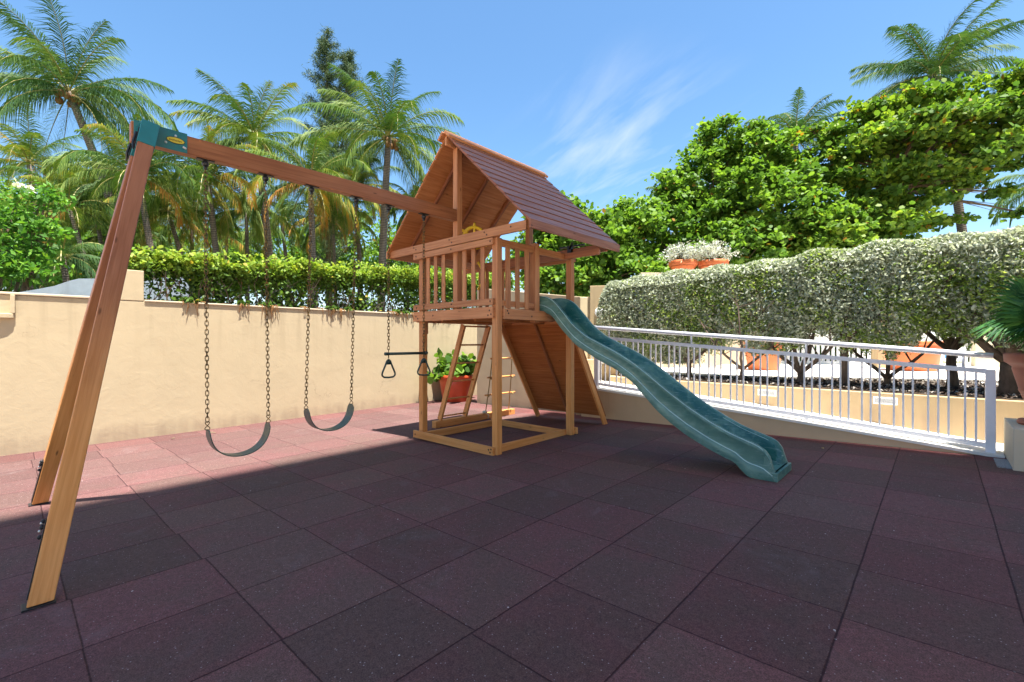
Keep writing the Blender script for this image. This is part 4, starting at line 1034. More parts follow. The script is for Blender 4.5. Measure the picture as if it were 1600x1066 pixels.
swing(-0.28, 0.20, -0.265, 0.225, 0.60, 0.345, 'belt swing with dark green seat nearest the A-frame legs')
swing(0.63, 1.11, 0.575, 1.055, 0.69, 0.45, 'belt swing with blue green seat next to the trapeze bar')
tz = empty('trapeze', (BX, 1.755, ZB0 - 0.09), label='dark trapeze bar with two triangular rings hanging beside the tower', cat='trapeze')
for y in (1.51, 2.00):
    par(chain((BX, y, ZB0-0.07), (BX, y, 1.225)).build('chain', M['chain'], smooth=True), tz)
    par(chain((BX, y, 1.21), (BX, y, 1.155), 0.03).build('chain', M['chain'], smooth=True), tz)
    m = MB(); c_ = Vector((BX, y, 0))
    prof_ = [(0, 1.15), (0.022, 1.13), (0.045, 1.075), (0.075, 1.01), (0.083, 0.985), (0.078, 0.965), (0.058, 0.95), (0.0, 0.945), (-0.058, 0.95), (-0.078, 0.965), (-0.083, 0.985), (-0.075, 1.01), (-0.045, 1.075), (-0.022, 1.13), (0, 1.15)]
    tw_ = 0.9 if y > 1.7 else 1.0
    m.tube([(BX + a*0.3*(1.6 if y > 1.7 else 0.4), y + a*(0.75 if y > 1.7 else 0.95), z) for a, z in prof_], 0.0105, 8)
    m.obox((BX, y, 1.118), (0.006, 0, 0), (0, 0.024, 0), (0, 0, 0.026))
    par(m.build('ring', M['green_pl'], smooth=True), tz)
m = MB(); m.tube([(BX, 1.47, 1.214), (BX, 2.04, 1.214)], 0.0165, 12); par(m.build('bar', M['green_pl'], smooth=True), tz)
# bar grips
m = MB(); m.tube([(BX, 1.462, 1.214), (BX, 1.50, 1.214)], 0.019, 12); m.tube([(BX, 2.01, 1.214), (BX, 2.05, 1.214)], 0.019, 12); par(m.build('end_caps', M['green_pl'], smooth=True), tz)

# ================================================================ VEGETATION
def leaf_mesh(name, cen, size, mat, parent, up=0.6, aspect=0.55, rnd=None, hexa=False, outward=None, shrink=0.35):
    n = len(cen); nn = rdir(n) + np.array([0, 0, up])
    if outward is not None: nn += outward
    nn /= np.linalg.norm(nn, axis=1)[:, None] + 1e-9
    a = np.cross(nn, rdir(n)); a /= np.linalg.norm(a, axis=1)[:, None] + 1e-9; b = np.cross(nn, a)
    s = (size * RNG.uniform(1 - shrink, 1 + shrink, n))[:, None] if np.isscalar(size) else size[:, None]
    if rnd is None: rnd = RNG.random(n)
    A, B = a * s, b * s * aspect
    if hexa:      # rounded leaf
        P = [cen + A, cen + A*0.45 + B, cen - A*0.5 + B*0.9, cen - A*0.95, cen - A*0.5 - B*0.9, cen + A*0.45 - B]
        # cup the leaf a little
        P[0] = P[0] - nn*s*0.18; P[3] = P[3] - nn*s*0.12
        V = np.stack(P, 1).reshape(-1, 3); return np_mesh(name, V, np.full(n, 6), np.arange(6*n), rnd, mat, parent)
    P = [cen + A, cen + B, cen - A, cen - B]
    V = np.stack(P, 1).reshape(-1, 3); return np_mesh(name, V, np.full(n, 4), np.arange(4*n), rnd, mat, parent)

def rotlimb(a, b, n, jit, sag=0):
    pts = []
    for i in range(n + 1):
        t_ = i / n; p = a.lerp(b, t_)
        if 0 < i < n: p += Vector((random.uniform(-jit, jit), random.uniform(-jit, jit), random.uniform(-jit, jit)*0.6))
        p.z += sag * math.sin(t_*math.pi); pts.append(p)
    return pts

def broad_tree(name, base, blobs, nclump, perclump, leaf, mat, label, cat='tree', group=None, trunk_r=0.16, fork=None, crad=0.35, hexa=True, up=0.7, inner=0.55, barkm='bark', twigs=60, flat=0.6):
    """blobs: list of (centre, (rx,ry,rz)) in world space"""
    e = empty(name, base, label=label, cat=cat, group=group); base = Vector(base)
    fork = Vector(fork) if fork is not None else base.lerp(blobs[0][0], 0.45)
    mb = MB(); mb.tube(rotlimb(base, fork, 5, trunk_r*0.5), list(np.linspace(trunk_r*1.25, trunk_r*0.8, 6)), 9)
    vol = np.array([b[1][0]*b[1][1]*b[1][2] for b in blobs])**0.67; vol /= vol.sum()
    cl = []; tips = []
    for (c_, r_), f_ in zip(blobs, vol):
        n = max(3, int(nclump * f_)); d = rdir(n); rad = inner + (1 - inner) * RNG.random(n)**0.6
        pts = np.array(c_) + d * rad[:, None] * np.array(r_); cl.append(pts); tips.append((c_, r_, pts))
    for (c_, r_, pts) in tips:
        c_ = Vector(c_); l = rotlimb(fork, c_, 5, 0.12, 0.1); mb.tube(l, list(np.linspace(trunk_r*0.55, trunk_r*0.22, 6)), 7)
        for p in pts[:: max(1, len(pts)*len(blobs)//twigs)]:
            s_ = l[random.randint(2, 5)]; mb.tube(rotlimb(s_, Vector(p), 3, 0.08, 0.04), [trunk_r*0.16, trunk_r*0.12, trunk_r*0.08, trunk_r*0.04], 5, cap=False)
    cl = np.concatenate(cl); n = len(cl)*perclump
    ctr = np.repeat(cl, perclump, 0); off = RNG.normal(size=(n, 3)) * crad * np.array([1, 1, flat]) * 0.55
    cen = ctr + off
    crnd = np.repeat(RNG.random(len(cl)), perclump)
    rnd = np.clip(0.45*crnd + 0.55*RNG.random(n), 0, 1); rnd = np.where(RNG.random(n) < 0.012, 1.0, rnd*0.95)
    b_ = np.array(base)
    mb.v = [v - base for v in mb.v]; mb.build('trunk', M[barkm], e, smooth=True)
    leaf_mesh('crown', cen - b_, leaf, mat, e, up=up, aspect=0.72 if hexa else 0.45, rnd=rnd, hexa=hexa)
    return e

def palm(crown, base, L, nf, label, mat='palmleaf', seed=0, tr=0.15, droop=1.0, yellow=0.0, wind=None, leafl=1.15, up0=78, group='coconut palms beyond the wall', nuts=False, dead=1):
    nf = int(nf*1.2); L = L*1.06; rr = random.Random(seed); crown, base = Vector(crown), Vector(base)
    e = empty('coconut_palm', base, label=label, cat='palm tree', group=group)
    mb = MB(); pts = []; n = 14; side = Vector((crown.x-base.x, crown.y-base.y, 0))
    for i in range(n+1):
        t_ = i/n; p = base.lerp(crown, t_); p -= side * 0.22 * math.sin(t_*math.pi) * 0.9; pts.append(p - base)
    mb.tube(pts, list(np.linspace(tr*1.0, tr*0.66, n+1)), 12); mb.build('trunk', M['palmbark'], e, smooth=True)
    V, sz, ix, rn = [], [], [], []; st = MB()
    wind = Vector(wind) if wind else Vector((0, 0, 0)); cr_ = crown - base
    for f in range(nf):
        u_ = f/(nf-1); az = f*2.39996 + rr.uniform(-0.45, 0.45); el0 = R(up0 - (up0+28)*u_**0.85 + rr.uniform(-8, 8)); Lf = L*rr.uniform(0.85, 1.08)*(0.82 + 0.18*math.sin(u_*math.pi))
        bend = R(rr.uniform(55, 85))*droop*(0.7 + 0.5*(1-abs(u_-0.4))); ns = 14
        d0 = Vector((math.cos(az), math.sin(az), 0)); p = Vector(cr_); el = el0; tw = rr.uniform(-0.35, 0.35)
        rp_, dr = [p.copy()], []
        for s in range(ns):
            d = (d0*math.cos(el) + Vector((0, 0, math.sin(el))) + wind*(s/ns)*0.5).normalized(); dr.append(d); p = p + d*(Lf/ns); rp_.append(p.copy()); el -= bend/ns*(0.5 + 1.0*s/ns)
        dr.append(dr[-1])
        st.tube(rp_[::2] + ([rp_[-1]] if ns % 2 else []), list(np.linspace(0.028, 0.006, len(rp_[::2]))), 4, cap=False)
        isdead = (u_ > 0.82 and rr.random() < 0.22*dead); base_c = (rr.uniform(0.84, 1.0) if isdead else min(0.84, rr.uniform(0.10, 0.50) + yellow*rr.uniform(0.0, 0.8) + 0.12*u_))
        nl = 80
        for i in range(nl):
            t_ = 0.10 + 0.90*i/(nl-1); s = t_*ns; k0 = min(ns-1, int(s)); q = rp_[k0].lerp(rp_[k0+1], s-k0); d = dr[k0]
            sd_ = d.cross(Vector((0, 0, 1)));
            if sd_.length < 1e-3: sd_ = d0.cross(Vector((0, 0, 1)))
            sd_.normalize(); upv = sd_.cross(d).normalized(); sd2 = sd_*math.cos(tw) + upv*math.sin(tw); 
            ll = leafl*(0.35 + 0.65*math.sin(min(1, (t_*1.02))**0.75*math.pi)**0.7)*Lf/4.2
            if t_ > 0.93: ll *= 0.8
            for sg_ in (-1, 1):
                if rr.random() < (0.25 if isdead else 0.07): continue
                dd = (sd2*sg_*0.85 + d*(0.40 + 0.5*t_ + 0.25*rr.random()) + Vector((0, 0, -0.15 - 0.5*rr.random() + 0.25*(1-u_))) + wind*0.25).normalized(); ll_ = ll*rr.uniform(0.6, 1.12)
                m1_ = q + dd*ll_*0.42; dd2 = (dd + Vector((0, 0, -1.0*droop*(0.5 + 0.8*u_) - 0.6*rr.random())) + wind*0.2).normalized(); tp = m1_ + dd2*ll_*0.68
                wv_ = d*0.5 + Vector((0, 0, 0.5)); wv_ = (wv_ - dd*wv_.dot(dd)).normalized()*0.0165*(Lf/4.0)**0.5
                b = len(V); V += [q - wv_*0.6, q + wv_*0.6, m1_ + wv_, m1_ - wv_, tp]; sz += [4, 3]; ix += [b, b+1, b+2, b+3, b+3, b+2, b+4]
                c_ = min(1, max(0, base_c + rr.uniform(-0.16, 0.20) + (0.12 if (t_ > 0.8 and yellow > 0.2) else 0))); rn += [c_, c_]
    np_mesh('crown', np.array([tuple(v) for v in V]), sz, ix, rn, M[mat], e)
    me = st.build('frond_stalks', simple('frond_stalk_%d' % seed, (0.28, 0.25, 0.08), 0.5, 0.3), e)
    if nuts:
        m = MB()
        for q in range(9): m.ball(cr_ + Vector((rr.uniform(-0.3, 0.3), rr.uniform(-0.3, 0.3), -0.15 + rr.uniform(-0.25, 0.1))), 0.12, 8, (1, 1, 1.2))
        m.build('coconuts', M['husk'], e, smooth=True)
    return e
WL = -Vector((_c, _s, 0))       # wind blows towards picture left
def pm(cx, cy_, bx, by, d, L, nf, label, **k):
    cr_ = W(cx, cy_, d); b_ = W(bx, by, d*1.0); b_.z = -0.6
    # carry the visible trunk on down to the ground
    v = W(bx, by, d); dirv = (v - cr_); s_ = (-0.6 - cr_.z) / dirv.z; base = cr_ + dirv * min(s_, 3.0) * 1.0; base.z = -0.6
    return palm(cr_, base, L, nf, label, **k)
pm(108, 145, 178, 420, 17, 3.8, 28, 'tall leaning coconut palm at the upper left, fronds blown to the left', seed=1, tr=0.17, wind=WL*0.35, nuts=True, mat='palmgreen')
pm(398, 215, 416, 420, 20, 3.3, 26, 'coconut palm rising above the swing beam, pale grey trunk behind the second chain', seed=2, tr=0.19, wind=WL*0.3, yellow=0.25)
pm(607, 215, 600, 415, 20, 3.9, 28, 'tall full coconut palm just left of the tower roof', seed=3, tr=0.2, wind=WL*0.3, yellow=0.12, nuts=True)
pm(325, 285, 335, 420, 18, 3.0, 24, 'yellowing coconut palm with drooping fronds behind the first swing chain', seed=4, yellow=0.55, droop=1.35, tr=0.14)
pm(485, 285, 488, 420, 18, 2.9, 24, 'coconut palm with long hanging fronds behind the middle of the swing beam', seed=5, yellow=0.35, droop=1.35, tr=0.15)
pm(555, 290, 560, 420, 22, 2.8, 22, 'half hidden coconut palm with yellow lower fronds left of the tower', seed=6, yellow=0.6, droop=1.3, tr=0.13)
pm(215, 275, 232, 420, 16, 2.6, 22, 'coconut palm directly behind the A-frame top', seed=7, yellow=0.3, droop=1.2, tr=0.13)
pm(262, 330, 280, 420, 19, 2.5, 20, 'small coconut palm with orange dead frond right of the A-frame leg', seed=8, yellow=0.5, droop=1.2, tr=0.11)
pm(108, 325, 128, 425, 15, 1.9, 16, 'short coconut palm with slim trunk left of the leaning palm trunk', seed=9, yellow=0.35, droop=1.1, tr=0.09)
pm(98, 400, 105, 440, 12.5, 1.7, 18, 'low dark coconut palm drooping over the grey blue wall', seed=10, mat='palmgreen', droop=1.6, tr=0.1, up0=60)
pm(45, 255, 60, 420, 22, 3.3, 22, 'coconut palm with bright yellow frond at the left edge of the picture', seed=11, yellow=0.4, droop=1.1, tr=0.15)
pm(175, 300, 180, 420, 24, 3.2, 22, 'distant green coconut palm between the leaning palm and the A-frame', seed=12, yellow=0.3, droop=1.1, tr=0.15)
pm(440, 345, 446, 420, 26, 3.0, 20, 'distant low coconut palm between two grey trunks', seed=13, yellow=0.35, droop=1.3, tr=0.13)
pm(150, 335, 160, 420, 18, 2.2, 18, 'small coconut palm half hidden behind the leaning trunk', seed=21, yellow=0.4, droop=1.3, tr=0.1)
pm(20, 375, 40, 445, 16, 2.2, 16, 'young coconut palm low at the left edge behind the flowering tree', seed=22, yellow=0.4, droop=1.3, tr=0.1)
pm(240, 370, 245, 430, 24, 2.4, 16, 'far low coconut palm behind the left end of the clipped hedge', seed=23, yellow=0.3, droop=1.2, tr=0.1)
pm(355, 370, 352, 430, 26, 2.6, 16, 'far low coconut palm behind the clipped hedge between the first two chains', seed=24, yellow=0.3, droop=1.2, tr=0.1)
pm(300, 345, 300, 430, 21, 2.3, 18, 'low coconut palm just above the hedge left of the first chain', seed=31, yellow=0.35, droop=1.3, tr=0.1)
pm(385, 330, 386, 430, 22, 2.5, 20, 'low coconut palm with pale fronds between the first and second chains', seed=32, yellow=0.45, droop=1.3, tr=0.11)
pm(520, 345, 522, 430, 21, 2.4, 20, 'low coconut palm above the hedge between the third and fourth chains', seed=33, yellow=0.45, droop=1.35, tr=0.11)
pm(185, 370, 190, 430, 20, 2.3, 18, 'low coconut palm hidden behind the A-frame legs', seed=34, yellow=0.35, droop=1.3, tr=0.1)
pm(645, 320, 640, 430, 23, 2.3, 18, 'coconut palm half hidden by the left roof slope', seed=35, yellow=0.3, droop=1.3, tr=0.12)
RG = 'coconut palms at the right'
pm(1458, 118, 1492, 375, 17, 3.0, 28, 'tall coconut palm rising above the umbrella shaped tree at the right', seed=14, mat='palmgreen', wind=WL*0.3, tr=0.17, group=RG, droop=0.9, dead=0)
pm(1242, 215, 1252, 400, 19, 2.3, 20, 'coconut palm top showing between the two broad green trees', seed=15, mat='palmgreen', wind=WL*0.3, tr=0.14, group=RG, dead=0)
pm(1062, 318, 1075, 400, 20, 1.9, 18, 'coconut palm peeping out at the left of the big round tree', seed=16, mat='palmgreen', wind=WL*0.3, tr=0.14, group=RG, dead=0)
pm(1650, 285, 1655, 400, 18, 2.4, 16, 'coconut palm entering the picture at the right edge', seed=17, mat='palmgreen', tr=0.14, group=RG, dead=0)

# broad-leaved trees
def bl_(px, py, d, rx, ry_, dr=None):
    """blob whose centre shows at (px,py) at distance d, half size in metres"""
    return (W(px, py, d), (rx, rx, ry_))
def gb(px, d, z=-0.6): p = W(px, 533, d); p.z = z; return p
broad_tree('sea_grape_tree', gb(920, 13.5), [bl_(870, 345, 13.5, 0.9, 0.75), bl_(915, 385, 13, 1.2, 1.0), bl_(985, 365, 13.5, 0.9, 0.9), bl_(890, 440, 13, 1.2, 0.7), bl_(965, 430, 13, 1.3, 0.7), bl_(838, 400, 13.5, 0.7, 0.8)],
           560, 44, 0.062, M['grape'], 'rounded sea grape tree right behind the tower roof and slide', crad=0.25, inner=0.45, up=1.0)
broad_tree('sea_grape_tree', gb(1140, 15), [bl_(1110, 290, 15, 1.7, 1.2), bl_(1180, 245, 15, 1.3, 0.9), bl_(1125, 225, 15, 0.8, 0.75), bl_(1060, 350, 14.5, 1.5, 1.1), bl_(1200, 330, 14.5, 1.9, 1.3), bl_(1280, 370, 14, 1.5, 0.9), bl_(1130, 390, 14, 1.8, 0.8), bl_(1230, 270, 15, 0.9, 0.7), bl_(1340, 400, 14, 1.2, 0.45), bl_(1040, 400, 14, 1.0, 0.7)],
           1050, 44, 0.070, M['grape'], 'big dense round topped tree behind the potted silver plants', crad=0.27, trunk_r=0.16, inner=0.5, up=1.1, flat=0.5)
tiers = [(1405, 165, 13.8, 1.1, .28), (1475, 150, 14.2, 1.0, .25), (1540, 165, 13.6, 1.0, .25), (1350, 185, 14.2, 1.0, .28), (1600, 125, 13.2, 0.8, .28), (1570, 150, 13.8, 0.7, .2), (1440, 195, 13.2, 1.5, .28),
         (1520, 205, 13.6, 1.5, .28), (1310, 215, 14.3, 0.9, .25), (1385, 225, 13.6, 1.5, .30), (1595, 200, 13.4, 1.0, .3), (1270, 205, 14.6, 0.45, .15), (1330, 245, 14, 1.1, .28), (1455, 235, 14.5, 1.6, .25), (1560, 250, 13.6, 1.0, .25), (1530, 235, 13.2, 1.2, .25), (1590, 165, 13.0, 0.9, .25), (1500, 180, 13.0, 1.1, .25), (1480, 255, 13.2, 1.0, .2),
         (1300, 275, 14.2, 0.8, .3), (1370, 275, 13.5, 1.1, .25), (1350, 310, 13.6, 1.0, .28), (1315, 335, 13.6, 1.0, .30), (1405, 330, 13.8, 0.8, .18), (1440, 290, 14.6, 1.1, .16), (1500, 285, 14.0, 0.8, .12), (1470, 345, 14.2, 0.8, .10), (1560, 300, 13.8, 0.5, .10), (1585, 330, 13.8, 0.3, .08), (1290, 375, 13.4, 1.3, .35), (1370, 365, 13.6, 1.1, .25), (1430, 265, 13.2, 1.1, .25), (1500, 262, 13.6, 0.9, .2), (1425, 310, 13.4, 0.7, .15), (1480, 312, 13.8, 0.5, .12), (1390, 345, 13.3, 0.9, .22), (1440, 350, 13.6, 0.6, .12)]
broad_tree('almond_tree', gb(1395, 14), [bl_(*t_) for t_ in tiers],
           900, 36, 0.074, M['almond'], 'umbrella shaped almond tree with open spreading branches at the right', crad=0.25, trunk_r=0.10, fork=W(1390, 305, 14), twigs=200, inner=0.12, flat=0.5, up=1.0)
broad_tree('bush_tree', gb(1420, 15), [bl_(1420, 400, 15, 1.6, 0.4), bl_(1480, 395, 15.5, 0.9, 0.25), bl_(1370, 385, 15, 0.9, 0.4)], 110, 36, 0.07, M['grape'], 'low dark shrub just above the hedge top at the right', crad=0.35)
broad_tree('frangipani_tree', gb(25, 10), [bl_(20, 330, 10, 0.55, 0.5), bl_(60, 370, 10, 0.4, 0.4), bl_(0, 400, 9.8, 0.6, 0.5), bl_(55, 420, 9.8, 0.4, 0.3), bl_(70, 310, 10.2, 0.3, 0.3)], 90, 34, 0.07, M['brightleaf'], 'bright green flowering tree at the left edge with white blossoms', crad=0.26, trunk_r=0.07, hexa=False)
fc = np.array([W(45, 292, 9.7), W(30, 290, 9.7), W(0, 385, 9.5), W(8, 372, 9.5)]); fcen = np.repeat(fc[:2], 26, 0) + RNG.normal(size=(52, 3))*0.045
fb = bpy.data.objects['frangipani_tree']; leaf_mesh('blossom', fcen - np.array(fb.location), 0.035, M['petal'], fb, up=1.2, aspect=0.8)
# green masses further back, one tree each
bk = [(60, 385, 26, 4.0, 2.6), (190, 395, 32, 4.2, 2.6), (320, 405, 34, 4.0, 2.2), (450, 400, 34, 4.2, 2.0), (560, 385, 34, 3.6, 2.6), (700, 420, 36, 4.5, 1.9), (10, 350, 34, 3.6, 3.4), (140, 330, 36, 3.6, 2.6)]
bn = ['leftmost', 'behind the leaning palm', 'behind the first swing chains', 'behind the middle swing chains', 'behind the tall full palm', 'behind the play tower', 'at the far left edge, highest', 'between the left palms, high']
for (px, py, d, rx, rz), nm in zip(bk, bn):
    broad_tree('background_tree', gb(px, d), [bl_(px, py, d, rx, rz), bl_(px + 45, py + 25, d, rx*0.8, rz*0.7), bl_(px - 45, py + 25, d, rx*0.8, rz*0.7)], 300, 40, 0.15, M['grape'],
               'dense dark green tree far behind the palms, ' + nm, group='dense trees far behind the palms', crad=0.7, trunk_r=0.25, hexa=False, twigs=20)

# casuarina
def casuarina(top, base, label):
    base = Vector(base); e = empty('casuarina_tree', base, label=label, cat='tree'); mb = MB(); top = Vector(top)
    mb.tube([Vector((0, 0, 0)), (top-base)*0.5, top - base], [0.25, 0.14, 0.03], 8)
    h = top.z - base.z; cl = []
    s2 = top - base + Vector((_c*1.2, _s*1.2, -1.2)); mb.tube([(top-base)*0.55, (top-base)*0.7 + Vector((_c*0.9, _s*0.9, 0)), s2], [0.1, 0.06, 0.02], 6)
    for (ax_, h0, h1, wd_, nb_) in ((top - base, 1.0, 0.30, 0.95, 66), (s2, 1.0, 0.62, 0.85, 40)):
        for i in range(nb_):
            t_ = (i + random.random())/nb_; o_ = ax_*(h0 + (h1 - h0)*t_); rad = (0.35 + 2.3*t_**0.75)*wd_; az = i*2.4 + random.uniform(-0.5, 0.5)
            ln_ = rad*random.uniform(0.5, 1.0); tip = o_ + Vector((math.cos(az)*ln_, math.sin(az)*ln_, ln_*0.5 + 0.15))
            mb.tube([o_, o_.lerp(tip, 0.5) + Vector((0, 0, 0.05)), tip], [0.03, 0.02, 0.008], 4, cap=False)
            for q in range(5): cl.append(o_.lerp(tip, 0.2 + 0.2*q))
    for i in range(10):
        p = s2.lerp((top-base)*0.6, i/10); az = random.uniform(0, 6.28); cl.append(p + Vector((math.cos(az)*0.4, math.sin(az)*0.4, 0.2))); cl.append(p)
    mb.build('trunk', M['bark'], e, smooth=True)
    cl = np.array([tuple(c) for c in cl]); per = 70; n = len(cl)*per; st0 = np.repeat(cl, per, 0) + RNG.normal(size=(n, 3))*np.array([0.13, 0.13, 0.09])
    dr = rdir(n)*0.8 + np.array([0, 0, -0.25]) + np.array([-_c, -_s, 0])*0.3; dr /= np.linalg.norm(dr, axis=1)[:, None]
    sd_ = np.cross(dr, rdir(n)); sd_ /= np.linalg.norm(sd_, axis=1)[:, None]; L = RNG.uniform(0.14, 0.30, n)[:, None]
    V = np.stack([st0 - sd_*0.015, st0 + sd_*0.015, st0 + dr*L], 1).reshape(-1, 3)
    np_mesh('crown', V, np.full(n, 3), np.arange(3*n), RNG.random(n), M['needle'], e)
casuarina(W(510, 58, 26), gb(516, 26), 'tall feathery casuarina tree rising behind the palms left of the tower')

# --- clipped hedge behind the left wall
def clip_hedge():
    e = empty('clipped_hedge', (-7.95, 3.3, 1.9), label='bright green clipped hedge on top of the tan wall behind the swings', cat='hedge'); o = np.array(e.location)
    n = 66000; y = RNG.uniform(-0.30, 8.6, n); x = -7.62 - RNG.random(n)**0.8*0.75
    zt = 2.74 + 0.055*y + 0.05*np.sin(y*3.1) + 0.04*np.sin(y*7.7 + 1)
    q = RNG.random(n); z = np.where(q < 0.45, zt - RNG.random(n)**1.5*0.25, 1.95 + RNG.random(n)*(zt - 1.95))
    lump = np.sin(y*5.3 + z*4)*np.sin(z*7.1 + y*2.2); x = x + 0.05*lump
    keep = (z > zt - 0.32) | (RNG.random(n) < 0.36 + 0.25*np.sin(y*4.4 + 3*np.sin(z*5)))
    cen = np.stack([x, y, z], 1)[keep]; zt = zt[keep]; n = len(cen)
    # fresh shoots standing up out of the top, and leaves tumbling over the wall edge
    tw = 900; ty = RNG.uniform(-0.3, 8.4, tw); extra = np.stack([-7.7 - RNG.random(tw)*0.5, ty, 2.76 + 0.055*ty + RNG.random(tw)*0.14], 1)
    ov = 420; oy_ = RNG.choice([0.55, 0.62, 1.35, 1.75, 2.9, 3.05, 3.3, 4.5, 4.7, 5.6, 6.0], ov) + RNG.normal(size=ov)*0.05; ext2 = np.stack([-7.42 + RNG.random(ov)*0.07, oy_, 1.99 + RNG.random(ov)**2*0.07], 1)
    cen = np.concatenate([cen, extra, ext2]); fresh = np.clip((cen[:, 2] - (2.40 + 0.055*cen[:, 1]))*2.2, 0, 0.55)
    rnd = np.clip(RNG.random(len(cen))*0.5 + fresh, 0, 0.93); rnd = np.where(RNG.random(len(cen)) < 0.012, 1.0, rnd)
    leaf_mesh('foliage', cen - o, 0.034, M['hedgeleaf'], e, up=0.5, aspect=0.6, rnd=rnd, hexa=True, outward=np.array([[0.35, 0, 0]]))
    mb = MB()
    for i in range(74):
        y_ = -0.2 + i*0.118 + random.uniform(-0.05, 0.05); b_ = Vector((-7.9 + random.uniform(-0.1, 0.12), y_, 1.6)); t_ = b_ + Vector((random.uniform(-0.15, 0.2), random.uniform(-0.25, 0.25), random.uniform(0.6, 1.05)))
        l = rotlimb(b_, t_, 4, 0.04); mb.tube([v - Vector(o) for v in l], [0.016, 0.013, 0.010, 0.008, 0.004], 5, cap=False)
        for q in range(3):
            s_ = l[random.randint(1, 3)]; tp = s_ + Vector((random.uniform(0.0, 0.22), random.uniform(-0.22, 0.22), random.uniform(0.05, 0.4))); mb.tube([v - Vector(o) for v in rotlimb(s_, tp, 2, 0.02)], [0.008, 0.006, 0.003], 4, cap=False)
    mb.build('stems', M['shrubbark'], e, smooth=True)
    for yc, nn_, ll in ((0.60, 7, .30), (1.36, 6, .20), (1.75, 12, .34), (2.45, 4, .14), (2.95, 10, .26), (3.15, 8, .30), (4.45, 9, .22), (4.75, 7, .30), (5.55, 8, .26), (5.95, 6, .30), (6.4, 5, .2)):
        mb = MB()
        for q in range(nn_):
            y_ = yc + random.gauss(0, 0.07); l_ = ll*random.uniform(0.25, 1.0); p0 = Vector((XW - 0.20, y_, 2.03)); p1 = Vector((XW + 0.022, y_ + random.uniform(-.02, .02), 2.005))
            mb.tube([v - Vector(o) for v in (p0, p1, p1 + Vector((0.012, random.uniform(-.015, .015), -0.05)), p1 + Vector((0.004 + random.random()*0.012, random.uniform(-.02, .02), -l_*0.6)), p1 + Vector((0.008, random.uniform(-.03, .03), -l_)))], [0.006, 0.007, 0.007, 0.0055, 0.002], 5, cap=False)
        mb.build('hanging_roots', M['husk'], e, smooth=True)
clip_hedge()
m = MB(); m.box(-8.6, XW - 0.23, -0.3, 8.6, -0.6, 1.75); tag(m.build('hedge_bed', M['soil']), kind='structure')

